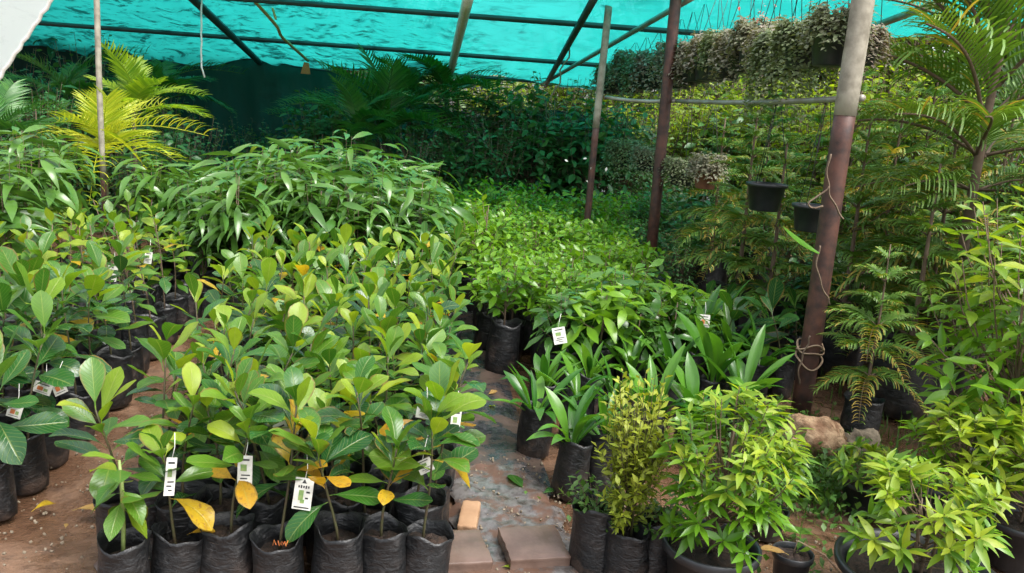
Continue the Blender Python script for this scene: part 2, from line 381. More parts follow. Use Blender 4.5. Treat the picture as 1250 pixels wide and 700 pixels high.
# ------------------------------------------------------------------ shade house: net roof, pipes, posts, net wall
def zroof(Y): return 2.83 - .113 * (Y - 7)
Y0, Y1 = 6.75, 13.25
nx, ny = 150, 90
xs = np.linspace(0, 1, nx); ys = np.linspace(0, 1, ny); X, Y = np.meshgrid(xs, ys)
def roof_front(x): return 7.7 - .2 * x                              # front edge cut back out of view, end cut askew, to let daylight in
def roof_end(y): return 4.7 - .46 * (y - 6.8)
Xa = -10 + 14.7 * X; Y = roof_front(np.clip(Xa, -7, 4.5)) + (Y1 - roof_front(np.clip(Xa, -7, 4.5))) * Y
X = -10 + (roof_end(Y) + 10) * X
purl = [6.8, 9.12, 11.42, 13.2]
sag = np.zeros_like(X)
for a, b in zip(purl[:-1], purl[1:]):
    q = np.clip((Y - a) / (b - a), 0, 1); sag += .05 * np.sin(np.pi * q) * (1 + .6 * np.sin(X * 1.7 + a))
Z = zroof(Y) + .035 - sag + .012 * np.sin(X * 6.3 + 2 * np.sin(Y * 2.1)) * np.sin(Y * 4.1) + .01 * np.sin(X * 15 + Y * 3)
edge = np.clip((Y - 12.6) / .65, 0, 1); Z -= edge ** 2 * (.05 + .05 * np.sin(X * 2.3) + .16 * np.clip((-X - 2.2) / 2, 0, 1) * (1 + .7 * np.sin(X * 3.1)))
m = MB(); m.add(np.stack([X, Y, Z], -1).reshape(-1, 3), grid_faces(ny, nx))
roof = thing('shade_net_roof', (0, 0, 0), 'turquoise shade net roof stretched over dark steel pipes', 'shade net'); roof['kind'] = 'thing'
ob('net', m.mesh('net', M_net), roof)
for yy in purl[1:]:
    p = [(x, yy, zroof(yy) - .012) for x in np.linspace(-10, roof_end(yy), 12)]
    ob('pipe', MB().add(*tube(p, .03, 8)).mesh('pipe', M_pipe), roof)
def beam(x0, y0, x1, y1, r, mat, name='beam', ymax=13.1):
    k = (x1 - x0) / (y1 - y0); p = [(x0 + k * (y - y0), y, zroof(y) - .07) for y in np.linspace(max(Y0, roof_front(x0)) + .05, min(13.1, ymax), 10)]
    return ob(name, MB().add(*tube(p, r, 8)).mesh(name, mat), roof)
beam(.53, 8.14, .30, 12.84, .04, M_pipe); beam(-3.63, 9.36, -3.95, 11.65, .045, M_pipe)
o = beam(-.66, 8.49, -1.13, 12.39, .055, M_rope); o['label'] = 'pale flaking beam wrapped in cloth'
beam(1.28, 8.01, .95, 9.6, .028, M_galv); beam(3.2, 8, 2.9, 10.2, .035, M_galv, ymax=10.5)

def post(px, pyb, Y, r, zt, zsplit, label):
    b = at(px, pyb, Y); t = thing('post', (b[0], b[1], 0), label, 'post', 'steel posts under the shade net')
    rng = np.random.RandomState(int(px)); lean = rng.uniform(-.012, .012, 2)
    def seg(z0, z1, r0): return [(lean[0] * z + .003 * math.sin(z * 3), lean[1] * z, z) for z in np.linspace(z0, z1, 10)], r0
    p, rr = seg(-.05, zsplit, r); ob('lower_section' if zsplit < zt else 'shaft', MB().add(*tube(p, rr, 12)).mesh('post', M_paint), t)
    if zsplit < zt:
        p, rr = seg(zsplit - .06, zt, r * 1.04); ob('upper_section', MB().add(*tube(p, rr, 12)).mesh('post_top', M_grey), t)
    return t, b
post1, PB1 = post(993, 400, 4.55, .057, 2.9, 1.78, 'brown steel post with grey top and twine tied round its base')
post2, PB2 = post(805, 220, 7.6, .052, zroof(7.6) + .02, 9, 'plain purple-brown steel post without a grey top')
post3, PB3 = post(726, 160, 8.2, .034, zroof(8.2) + .05, 1.58, 'thin far post, brown below and pale grey above, beside white flowers')
post4, PB4 = post(124, 130, 6.6, .021, 2.6, 0.9, 'slim galvanised pole rising through the golden palm')
# rails between the posts
def rail(a, b, z, r, label):
    p = [(a[0] + (b[0] - a[0]) * t, a[1] + (b[1] - a[1]) * t, z - .02 * math.sin(math.pi * t)) for t in np.linspace(0, 1, 9)]
    ob('rail', MB().add(*tube(p, r, 8)).mesh('rail', M_galv), label=label, cat='rail', group='rails between posts')
off = np.array([.075, 0, 0])
rail(PB1 + off, PB2 + off, 1.82, .018, 'grey pipe rail between the grey-topped post and the purple-brown post')
rail(PB2 + off, PB3 + off, 1.82, .018, 'grey pipe rail running from the purple-brown post to the far thin post')


# back wall of dark net, wavy, hung from a wire
xw = np.linspace(-9, 1.25, 160); zw = np.linspace(0, 1, 24); X, T = np.meshgrid(xw, zw)
def wall_top(x): return 1.60 + .08 * np.sin(x * 1.3) + .05 * np.sin(x * 4.1) + .42 * np.clip((-x - 1.2) / 2.2, 0, 1) ** .7
top = wall_top(X)
Zw = T * top; Yw = 13.0 + .05 * np.sin(X * 6) * (.3 + T) + .03 * np.sin(X * 17 + T * 5)
m = MB(); m.add(np.stack([X, Yw, Zw], -1).reshape(-1, 3), grid_faces(24, 160))
wall = thing('net_wall', (0, 0, 0), 'dark green net screen closing the back of the shade house', 'net screen'); wall['kind'] = 'thing'
ob('net', m.mesh('net_wall', M_wall), wall)
ob('top_wire', MB().add(*tube(np.stack([xw, 13.0 + .05 * np.sin(xw * 6) * 1.3, wall_top(xw)], 1)[::3], .012, 5)).mesh('wire', M_wire), wall)

# white sheet at the upper corner
a, b = at(66, -4, 2.9), at(-8, 106, 2.9)
u = np.linspace(-.25, 2.2, 40)[:, None]; v = np.linspace(0, 1, 24)[None]
e = b - a; nn = nrm(np.array([-.9, -.15, .45]))
P = a[None, None] + e[None, None] * u[..., None] + nn[None, None] * (v[..., None] * 1.5) + np.array([0, .02, 0]) * (np.sin(u * 9 + v * 4) * v)[..., None] + nn * (.003 * np.sin(u * 41 + v * 5))[..., None]
m = MB(); m.add(P.reshape(-1, 3), grid_faces(40, 24))
ws = thing('sheet_cover', (0, 0, 0), 'pale white plastic sheet hanging with a slanting edge above the plants', 'plastic sheet')
ob('sheet', m.mesh('sheet', M_white), ws)
ob('hem', MB().add(*tube(P[:, 0], .006, 6)).mesh('hem', M_rope), ws)

# ropes and dried vine under the roof
def smooth(P, n=30):
    P = np.array(P); q = np.linspace(0, 1, n); P = np.stack([np.interp(q, np.linspace(0, 1, len(P)), P[:, i]) for i in range(3)], 1)
    for _ in range(4): P[1:-1] = (P[:-2] + 2 * P[1:-1] + P[2:]) / 4
    return P
def rope(pts, r, mat, name, label, cat): return ob(name, MB().add(*tube(pts, r, 5)).mesh(name, mat), label=label, cat=cat)
rope([at(246, y, 9.0) + np.array([.004 * math.sin(y), 0, 0]) for y in range(-8, 84, 10)] + [at(250, 95, 9.0)], .010, M_rope, 'rope', 'short white rope end hanging from the net roof', 'rope')
rope([at(706 - i * .35 + 3 * math.sin(i * .2), 30 + i, 10.2) for i in range(0, 100, 8)], .010, M_twine, 'rope', 'thin pale rope hanging beside the far thin post', 'rope')
rope(smooth([at(304 + i * .9, -6 + i, 9.0 + i * .025) for i in range(0, 46, 6)] + [at(340 + i, 42 + i * .9, 10.4 + i * .04) for i in range(0, 38, 6)]), .020, M_straw, 'dried_vine', 'straw-yellow dried vine stem trailing under the net roof', 'vine')
rope([at(328 + i * .3, -6 + i, 9.6) for i in range(0, 36, 6)], .014, M_straw, 'dried_vine', 'short pale dried vine stem hanging beside the longer one', 'vine')
sc_ = MB(); sc_.add(np.array([at(367, 90, 12.6), at(379, 91, 12.6), at(377, 77, 12.6), at(371, 76, 12.6)]), np.array([[0, 1, 2, 3]]))
sc_.add(np.array([at(367, 90, 12.64), at(379, 91, 12.64), at(377, 77, 12.64), at(371, 76, 12.64)]), np.array([[3, 2, 1, 0]]))
ob('plastic_scrap', sc_.mesh('plastic_scrap', M_inko), label='small orange plastic scrap caught at the roof hem', cat='scrap')

# ------------------------------------------------------------------ bags, pots, soil
def bag_mesh(h, r, seed):
    g = np.random.RandomState(seed); ph = g.uniform(0, 6.28, 6)
    def fn(th, rr, zz):
        k = zz / h
        rr = rr * (1 + .07 * np.sin(2 * th + ph[0] + 1.5 * k) + .035 * np.sin(3 * th + ph[1] + 4 * k) + .02 * np.sin(7 * th + ph[2] + 9 * k) + .012 * np.sin(13 * th + ph[3] - 14 * k))
        zz = zz + np.where(k > .9, .011 * np.sin(2 * th + ph[4]) + .006 * np.sin(5 * th + ph[5]), 0)
        return rr, zz
    prof = [(.001, .002), (r * .8, 0), (r * .97, .012), (r * 1.02, h * .2), (r * 1.04, h * .45), (r * 1.0, h * .68), (r * .98, h * .85), (r * 1.0, h * .93), (r * 1.06, h), (r * 1.035, h - .001), (r * .95, h * .92), (r * .92, h * .80)]
    return MB().add(*revolve(prof, 26, fn)).mesh('bag', M_bag)
def soil_mesh(r, seed):
    g = np.random.RandomState(seed); ph = g.uniform(0, 6.28, 4)
    def fn(th, rr, zz): return rr, zz + .006 * np.sin(3 * th + ph[0] + rr * 60) + .004 * np.sin(7 * th + ph[1])
    return MB().add(*revolve([(.001, .008), (r * .3, .006), (r * .65, .002), (r * .96, -.004)], 20, fn)).mesh('soil', M_soil)
BAGH = [.25, .27, .235, .26, .28, .245]
BAGS = [bag_mesh(h, .080, 10 + i) for i, h in enumerate(BAGH)]
SOIL = [soil_mesh(.080, i) for i in range(3)]
def pot_mesh(r, h, mat=None):
    p = [(.001, .003), (r * .70, 0), (r * .74, .006), (r * .93, h * .86), (r * 1.02, h * .87), (r * 1.04, h * .88), (r * 1.05, h * .985), (r * 1.02, h), (r * .97, h * .985), (r * .92, h * .86), (r * .86, h * .7)]
    return MB().add(*revolve(p, 36)).mesh('pot', mat or M_pot)
def T4(z=0.0, x=0.0, y=0.0, s=1.0, rz=0.0):
    c, q = math.cos(rz) * s, math.sin(rz) * s
    return np.array([[c, -q, 0, x], [q, c, 0, y], [0, 0, s, z], [0, 0, 0, 1.0]])
def bag_parts(g, k=None):
    k = g.randint(6) if k is None else k; rz = g.uniform(0, 6.28)
    w = g.uniform(.9, 1.1); Mb = np.array(Matrix.Rotation(g.normal(0, .035), 4, 'X') @ Matrix.Rotation(g.normal(0, .035), 4, 'Y')) @ T4(rz=rz) @ np.diag([w, w * g.uniform(.86, 1.1), 1, 1])
    lv = g.uniform(.028, .07)
    return BAGH[k] - lv, [('bag', BAGS[k], Mb), ('soil', SOIL[g.randint(3)], Mb @ T4(BAGH[k] - lv - .007, s=.97))]

# ------------------------------------------------------------------ broad-leaved seedlings: every leaf an object
OBOV = [.06, .26, .48, .69, .86, .97, 1.0, .95, .74, .05]
ELLI = [.04, .42, .75, .95, 1.0, .93, .72, .38, .02]
LANC = [.05, .5, .85, 1.0, .95, .8, .58, .3, .01]
BROAD = {}
_g = np.random.RandomState(5)
_shapes = [leaf_T(.165, .088, OBOV, 8, 4, fold=f, curl=c, wave=w, pet=.03, twist=tw, rng=_g) for f, c, w, tw in
           ((.22, .35, .10, 0), (.35, .65, .12, .2), (.12, .15, .08, -.15), (.45, .5, .15, .1), (.2, -.15, .10, 0), (.3, .95, .12, -.25))]
_shapes2 = [leaf_T(.115, .062, ELLI, 7, 4, fold=f, curl=c, wave=w, pet=.02, rng=_g) for f, c, w in ((.25, .4, .12), (.4, .7, .1), (.15, .1, .1), (.3, .9, .15))]
for nm, mt in (('young', M_young), ('mid', M_mid), ('dark', M_dark), ('yellow', M_yel), ('dead', M_brn)):
    BROAD[nm] = [MB().add(*s).mesh('leaf_' + nm, mt) for s in _shapes]
    BROAD[nm + '2'] = [MB().add(*s).mesh('small_leaf_' + nm, mt) for s in _shapes2]
def seedling(g, ht, nleaf, pal, size=1.0, suffix='', extra_yellow=0, stem_mat=None, spread=1.0, tlow=.34, elow=-22):
    """pal(t,g) -> palette name; returns the recipe of one bagged seedling"""
    zs, rec = bag_parts(g)
    b = g.normal(0, .05, 2); n = 7
    tt = np.linspace(0, 1, n); P = np.stack([b[0] * tt ** 1.5 + .006 * np.sin(tt * 5 + b[1] * 90), b[1] * tt ** 1.5, zs - .02 + (ht - zs + .02) * tt], 1)
    rec.append(('stem', MB().add(*tube(P, np.linspace(.0055, .0028, n), 5)).mesh('stem', stem_mat or M_stem), np.eye(4)))
    a0 = g.uniform(0, 6.28)
    for k in range(nleaf):
        t = tlow + (1 - tlow) * (k / (nleaf - 1)) ** .8
        pos = np.array([np.interp(t, tt, P[:, i]) for i in range(3)])
        az = a0 + k * 2.4 + g.uniform(-.35, .35)
        el = math.radians(elow + (66 - elow) * ((t - tlow) / (1 - tlow)) ** 1.4 + g.uniform(-16, 16))
        d = np.array([math.cos(az) * math.cos(el), math.sin(az) * math.cos(el), math.sin(el)])
        nrmv = np.array([-math.cos(az) * math.sin(el), -math.sin(az) * math.sin(el), math.cos(el)]) + g.normal(0, .28, 3)
        s = size * (1.0 if t < .85 else .85) * g.uniform(.62, 1.15)
        key = pal(t, g)
        if 2 <= k < 2 + extra_yellow:
            key = 'yellow'; s *= .72; d = d + np.array([0, 0, .35])
        ms = BROAD[key + suffix]
        rec.append(('leaf', ms[g.randint(len(ms))], frame(pos, d, nrmv, s)))
    return rec
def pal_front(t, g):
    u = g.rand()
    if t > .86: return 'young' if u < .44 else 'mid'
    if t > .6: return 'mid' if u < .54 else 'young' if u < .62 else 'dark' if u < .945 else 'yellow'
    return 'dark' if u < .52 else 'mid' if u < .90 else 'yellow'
def pal_dark(t, g):
    u = g.rand()
    if t > .84: return 'mid' if u < .7 else 'young'
    return 'dark' if u < .72 else 'mid' if u < .97 else 'yellow'
def pal_lime(t, g):
    u = g.rand()
    if t > .7: return 'young' if u < .5 else 'mid'
    return 'mid' if u < .62 else 'dark' if u < .80 else 'young' if u < .95 else 'yellow'

A0 = np.array([-.20, 2.46, 0]); row_specs = []
JG = 'broad-leaved seedlings standing in the bagged block beside the path'
g = np.random.RandomState(21); FRONT = {}
NROW = 16
for r in range(NROW):
    nc = 7 + (1 if r > 8 else 0) + (1 if r > 12 else 0)
    for c in range(nc):
        p = A0 + DV * (r * .208) + EV * (.012 * r) - EV * (c * .162 + (.05 if r % 2 else 0)) + np.append(g.uniform(-.026, .026, 2), 0)
        if r == 0 and c == 0: p = p + DV * .02
        if r == 0 and c == 6: continue
        ht = g.uniform(.52, .73) - (.05 if r == 0 else 0)
        nl = g.randint(13, 19) if r < 9 else g.randint(11, 15)
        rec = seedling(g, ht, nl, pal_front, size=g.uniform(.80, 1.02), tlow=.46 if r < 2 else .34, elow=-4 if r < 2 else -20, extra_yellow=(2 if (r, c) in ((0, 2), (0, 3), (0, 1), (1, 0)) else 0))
        row = 'front row' if r == 0 else ORD[r + 1] + ' row back'
        lab = f'broad-leaved seedling in black bag, {row}, {ORD[c + 1]} from the wet path'
        t = thing('seedling', p, lab, 'seedling', JG, rz=0.0); parts(t, rec); FRONT[(r, c)] = (p, ht)

LG = 'dark-leaved seedlings standing across the muddy aisle'
for r in range(7):
    for c in range(3):
        p = np.array([-1.83, 2.78, 0]) + DV * (r * .235) - EV * (c * .19 + g.uniform(-.01, .01)) + np.append(g.uniform(-.02, .02, 2), 0)
        if p[0] < -.62 * p[1] - .25: continue
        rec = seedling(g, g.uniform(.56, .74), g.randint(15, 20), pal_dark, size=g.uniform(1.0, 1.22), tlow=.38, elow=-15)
        t = thing('seedling', p, f'dark glossy seedling in black bag across the muddy aisle, {ORD[r + 1]} row, {ORD[c + 1]} from the aisle', 'seedling', LG); parts(t, rec)

MG = 'small-leaved lime-green plants behind the muddy aisle'
for r in range(7):
    for c in range(7):
        p = np.array([-2.08, 4.50, 0]) + DV * (r * .27) - EV * (c * .24) + np.append(g.uniform(-.035, .035, 2), 0)
        if p[0] < -.63 * p[1] - .15: continue
        rec = seedling(g, g.uniform(.62, .85), g.randint(14, 19), pal_lime, size=g.uniform(.9, 1.2), suffix='2', stem_mat=M_wood)
        t = thing('bagged_plant', p, f'lime-green plant with small oval leaves in black bag, {ORD[r + 1]} row, {ORD[c + 1]} from the seedling block', 'potted plant', MG); parts(t, rec)

# one leafy green sapling with a pale stem stands before the end bag of the front row
def green_sapling(g):
    rec = []; zs = 0
    P = np.array([(0, 0, 0), (.004, 0, .12), (0, .003, .26), (-.004, 0, .33)])
    rec.append(('stem', MB().add(*tube(P, [.007, .0065, .006, .004], 6)).mesh('stem', plain('pale_green_stem', (.20, .28, .07), (.28, .34, .12), .5)), np.eye(4)))
    for k in range(13):
        t = .55 + .45 * k / 12; az = k * 2.4; el = math.radians(-45 + 70 * (k / 12) ** 1.5)
        d = np.array([math.cos(az) * math.cos(el), math.sin(az) * math.cos(el), math.sin(el)])
        rec.append(('leaf', BROAD['mid2'][k % 4] if k % 3 else BROAD['young2'][k % 4], frame((0, 0, .33 * t), d, (0, 0, 1), g.uniform(.75, 1.05))))
    return rec
zs, brec = bag_parts(g, 0); rec = green_sapling(g)
p = np.array([-1.125, 2.265, 0])
t = thing('sapling', p, 'bright green sapling with a pale straight stem at the corner of the bagged block', 'seedling')
parts(t, brec); parts(t, [(n, m_, T4(zs - .01) @ M_) for n, m_, M_ in rec])

# ------------------------------------------------------------------ shrubby plants: twigs with joined foliage
def shrub(g, z0, z1, r, ns, nl, nT, ls=(.8, 1.2), t0=.3, out=1.0, up=.55, droop=.3, stem_r=.006, prof=None, zmin=.3, stems=1):
    fr = [[] for _ in range(nT)]; ti = [[] for _ in range(nT)]; tb = MB(); H = z1 - z0
    lean = g.uniform(-.12, .12, 2) * r
    for s in range(stems):
        o = g.uniform(-.5, .5, 2) * r * .3 * (stems > 1)
        tb.add(*tube([(o[0], o[1], z0 - .03), (o[0] + lean[0] * .4, o[1] + lean[1] * .4, z0 + H * .35), (o[0] * 1.6 + lean[0], o[1] * 1.6 + lean[1], z0 + H * .8)], [stem_r, stem_r * .8, stem_r * .4], 5))
    for i in range(ns):
        a = i * 2.4 + g.uniform(-.4, .4); q = zmin + (1 - zmin) * g.rand() ** .75
        pr = prof(q) if prof else math.sqrt(max(0.05, 1 - (2 * abs(q - .55)) ** 2 * .75))
        rho = r * pr * math.sqrt(g.uniform(.15, 1))
        e = np.array([rho * math.cos(a) + lean[0], rho * math.sin(a) + lean[1], z0 + H * q])
        s0 = np.array([lean[0] * q * .6, lean[1] * q * .6, z0 + H * q * g.uniform(.25, .65)])
        c = np.array([e[0] * .75, e[1] * .75, s0[2] + .35 * (e[2] - s0[2])])
        tt = np.linspace(0, 1, 5)[:, None]; P = (1 - tt) ** 2 * s0 + 2 * tt * (1 - tt) * c + tt ** 2 * e
        tb.add(*tube(P, np.linspace(stem_r * .5, stem_r * .2, 5), 3, False))
        tip_t = g.rand()
        for j in range(nl):
            t = t0 + (1 - t0) * (j + .6) / nl
            pos = (1 - t) ** 2 * s0 + 2 * t * (1 - t) * c + t ** 2 * e; tg = nrm(2 * (1 - t) * (c - s0) + 2 * t * (e - c))
            b = j * 2.4 + a; x = nrm(np.cross(tg, (.3, .2, 1))); y = np.cross(tg, x)
            pd = math.cos(b) * x + math.sin(b) * y
            d = tg * (up + .7 * max(0, t - .8) * 2) + pd * out + np.array([0, 0, -droop * g.uniform(.4, 1.5)])
            k = g.randint(nT)
            fr[k].append(frame(pos, d, np.array([0, 0, 1.0]) + g.normal(0, .35, 3), g.uniform(*ls) * (1 - .25 * (t > .92))))
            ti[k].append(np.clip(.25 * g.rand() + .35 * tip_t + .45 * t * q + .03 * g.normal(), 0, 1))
    return fr, ti, tb
def shrub_meshes(g, T, mat, nm, stem_mat=None, **kw):
    fr, ti, tb = shrub(g, nT=len(T), **kw); m = MB()
    for k in range(len(T)): m.scatter(T[k], fr[k], ti[k])
    return m.mesh(nm, mat), tb.mesh('stem', stem_mat or M_wood)

g = np.random.RandomState(33)
T_mango = [leaf_T(.25, .052, LANC, 6, 2, fold=.4, curl=c, pet=.015, wave=.1, rng=g) for c in (.7, 1.4, .3, 1.1)]
T_guava = [leaf_T(.070, .036, ELLI, 4, 2, fold=.3, curl=c, rng=g) for c in (.3, .7, 0)]
T_coffee = [leaf_T(.15, .052, ELLI, 5, 2, fold=.3, curl=c, wave=.15, pet=.01, rng=g) for c in (.4, .9, .1)]
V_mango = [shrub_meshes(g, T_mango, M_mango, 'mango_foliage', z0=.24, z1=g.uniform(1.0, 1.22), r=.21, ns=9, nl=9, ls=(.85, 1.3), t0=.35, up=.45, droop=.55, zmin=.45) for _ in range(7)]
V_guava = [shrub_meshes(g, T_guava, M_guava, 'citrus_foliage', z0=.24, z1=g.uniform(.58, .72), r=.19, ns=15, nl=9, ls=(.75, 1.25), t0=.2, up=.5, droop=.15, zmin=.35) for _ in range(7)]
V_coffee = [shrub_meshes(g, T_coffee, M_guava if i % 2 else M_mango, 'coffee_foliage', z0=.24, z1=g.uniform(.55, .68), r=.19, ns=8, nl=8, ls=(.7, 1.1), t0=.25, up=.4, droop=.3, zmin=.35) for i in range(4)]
def bagged(name, p, V, g, label, cat, group, sc=1.0):
    t = thing(name, p, label, cat, group, rz=g.uniform(0, 6.28), sc=sc)
    _, rec = bag_parts(g); f, s = V[g.randint(len(V))]
    parts(t, rec + [('stem', s, np.eye(4)), ('foliage', f, np.eye(4), 'stuff')])
    return t
for r in range(8):
    for c in range(9):
        p = np.array([-.62, 5.95, 0]) + DV * (r * .30) - EV * (c * .27 + (.1 if r % 2 else 0)) + np.append(g.uniform(-.04, .04, 2), 0)
        if c > 6 and r < 2: continue
        sc = g.uniform(.74, 1.24) * (1 - .02 * max(0, c - 5)) * (.93 if r < 2 else 1)
        bagged('mango_plant', p, V_mango, g, f'young mango plant with long drooping leaves, {ORD[r + 1]} row, {ORD[c + 1]} from the path', 'mango plant', 'mango plants in the block behind the seedlings', sc)
for i, (x, y, Y) in enumerate(((10, 330, 4.9), (45, 300, 5.3), (-10, 280, 5.5), (30, 260, 5.9), (70, 270, 6.1))):
    b = at(x, y, Y); b[2] = 0
    bagged('mango_plant', b, V_mango, g, f'tall long-leaved plant by the picture edge below the golden palm, {ORD[i + 1]} from the aisle', 'mango plant', 'long-leaved plants below the golden palm', g.uniform(1.0, 1.12))
for r in range(20):
    nc = 5 + int(r * .27)
    for c in range(nc):
        p = np.array([-.02, 4.95, 0]) + DV * (r * .265) - EV * min(.012 * r, .14) + EV * (c * .235 + (.09 if r % 2 else 0)) + np.append(g.uniform(-.04, .04, 2), 0)
        if r < 2 and c > 3: continue
        bagged('citrus_plant', p, V_guava, g, f'small-leaved light green bagged plant, {ORD[r + 1]} row, {ORD[c + 1]} from the path', 'potted plant', 'light green plants in the block between path and posts', g.uniform(.82, 1.2) * (1.22 if (r * 7 + c) % 11 == 5 else 1) * (1.08 if r > 13 else 1))
for i, (x, y, Y) in enumerate(((690, 400, 4.55), (735, 395, 4.6), (780, 385, 4.65), (825, 380, 4.75), (700, 370, 4.85), (760, 365, 4.9), (815, 355, 5.0), (850, 360, 5.1))):
    b = at(x, y, Y); b[2] = 0
    bagged('coffee_plant', b, V_coffee, g, f'wavy-leaved plant in black bag behind the strap-leaved palms, {ORD[i + 1]} counted from the path', 'potted plant', 'wavy-leaved plants behind the palm seedlings', g.uniform(1.0, 1.25))

# ------------------------------------------------------------------ strap-leaved palm seedlings
STRAP = [.25, .55, .8, .95, 1.0, .95, .8, .5, .02]
g = np.random.RandomState(41)
STR = [MB().add(*leaf_T(L, w * 1.3, STRAP, 9, 4, fold=f, curl=c, wave=.05, pet=.05, twist=tw, rng=g)).mesh('strap_leaf', M_strap) for L, w, f, c, tw in
       ((.29, .042, .55, .7, 0), (.26, .050, .5, 1.2, .3), (.32, .040, .6, .35, -.2), (.23, .046, .45, 1.7, 0), (.28, .056, .35, .5, .4))]
def strap_palm(g, p, label, s=1.0, n=8, up=0):
    t = thing('palm_seedling', p, label, 'palm seedling', 'strap-leaved palm seedlings beside the path', rz=g.uniform(0, 6.28))
    zs, rec = bag_parts(g)
    for k in range(n):
        az = k * 2.4 + g.uniform(-.4, .4); el = math.radians(g.uniform(38, 82) + up)
        d = (math.cos(az) * math.cos(el), math.sin(az) * math.cos(el), math.sin(el))
        rec.append(('leaf', STR[g.randint(5)], frame((.008 * math.cos(az), .008 * math.sin(az), zs - .01), d, (-d[0] * .8, -d[1] * .8, 1 - d[2] * .5), s * g.uniform(.75, 1.2))))
    parts(t, rec)
k = 0
for (x, y, z) in ((650, 555, 0), (692, 605, 0), (735, 600, 0), (700, 545, 0), (745, 545, 0), (790, 560, 0), (840, 560, 0), (660, 515, 0), (715, 505, 0), (765, 505, 0), (815, 510, 0), (865, 515, 0), (900, 530, 0), (690, 480, 0), (740, 475, 0), (790, 475, 0), (840, 475, 0), (885, 480, 0), (920, 490, 0), (870, 450, 0)):
    b = gnd(x, y, z); k += 1
    strap_palm(g, b, f'strap-leaved palm seedling in black bag, {ORD[k]} counted back from the path edge', g.uniform(.85, 1.15) * (1.15 if x > 780 else .85), g.randint(11, 16))

# ------------------------------------------------------------------ rosette bushes in pots
IXT = [leaf_T(.082, .0235, LANC, 5, 2, fold=.35, curl=c, rng=g) for c in (.4, .8, .1)]
IX = {k: [MB().add(*x).mesh('leaf_' + k, m_) for x in IXT] for k, m_ in (('ixy', M_ixy), ('ixg', M_ixg))}
def leafy_bush(g, name, p, label, cat, group, base, kw, size=1.0, young=.45, cap=300, keys=('ixy', 'ixg'), lib=None, tmp=None, M_rest=None):
    lib = lib or IX; tmp = tmp or IXT
    t = thing(name, p, label, cat, group)
    parts(t, base)
    fr, ti, tb = shrub(g, nT=3, **kw)
    parts(t, [('stem', tb.mesh('stem', M_wood), np.eye(4))])
    al = [(fr[q][i], ti[q][i], q) for q in range(3) for i in range(len(fr[q]))]
    al.sort(key=lambda a: -(a[0][2, 3] - .8 * a[0][1, 3]))            # those that show come first
    for F, tt, q in al[:cap]:
        key = keys[0] if tt + g.normal(0, .12) > 1 - young else keys[1]
        ob('leaf', lib[key][q], t, M=F)
    if len(al) > cap:
        m = MB()
        for q in range(3): m.scatter(tmp[q], [a[0] for a in al[cap:] if a[2] == q], [a[1] for a in al[cap:] if a[2] == q])
        ob('foliage', m.mesh('foliage', M_rest or M_guava), t, kind='stuff')
    return t
g = np.random.RandomState(52)
PG = 'rosette-leaved bushes in black pots'
def pot_base(r, h):
    return [('pot', pot_mesh(r, h), np.eye(4)), ('soil', soil_mesh(r * .9, int(r * 1000)), T4(h * .86))]
b = gnd(868, 668, .24); b[2] = 0
leafy_bush(g, 'potted_bush', b, 'pale green rosette bush in a round black pot beside the paving slab', 'potted bush', PG, pot_base(.155, .26),
           dict(z0=.22, z1=.80, r=.225, ns=92, nl=10, ls=(.75, 1.15), t0=.76, up=.55, droop=.2, zmin=.10, stem_r=.008), young=.5)
b = gnd(1120, 695, .22); b[2] = 0
leafy_bush(g, 'potted_bush', b, 'low lime-green rosette bush in the widest black pot', 'potted bush', PG, pot_base(.25, .23),
           dict(z0=.20, z1=.56, r=.27, ns=40, nl=11, ls=(.9, 1.3), t0=.76, up=.5, droop=.2, zmin=.2, stem_r=.007, stems=3), young=.55)
b = gnd(1160, 640, .1); b[2] = 0
leafy_bush(g, 'potted_bush', b, 'lime-green rosette bush behind the widest pot', 'potted bush', PG, pot_base(.14, .2),
           dict(z0=.17, z1=.60, r=.24, ns=44, nl=11, ls=(.95, 1.35), t0=.76, up=.5, droop=.2, zmin=.2, stem_r=.007), young=.75)
b = gnd(1240, 660, .1); b[2] = 0
leafy_bush(g, 'potted_bush', b, 'yellow-green rosette bush with the longest leaves at the picture edge', 'potted bush', PG, pot_base(.14, .2),
           dict(z0=.17, z1=.66, r=.26, ns=34, nl=10, ls=(1.1, 1.6), t0=.72, up=.5, droop=.25, zmin=.2, stem_r=.007), young=.6)
b = gnd(1055, 600, .1); b[2] = 0
leafy_bush(g, 'potted_bush', b, 'small rosette bush below the grey rock', 'potted bush', PG, pot_base(.10, .15),
           dict(z0=.12, z1=.29, r=.15, ns=18, nl=10, ls=(.8, 1.1), t0=.72, up=.5, droop=.2, zmin=.2, stem_r=.005), young=.4)
b = gnd(935, 640, .05); b[2] = 0
leafy_bush(g, 'potted_bush', b, 'small rosette bush crowding against the round black pot', 'potted bush', PG, pot_base(.08, .12),
           dict(z0=.1, z1=.42, r=.15, ns=24, nl=10, ls=(.7, 1.0), t0=.72, up=.5, droop=.2, zmin=.2, stem_r=.005), young=.4)
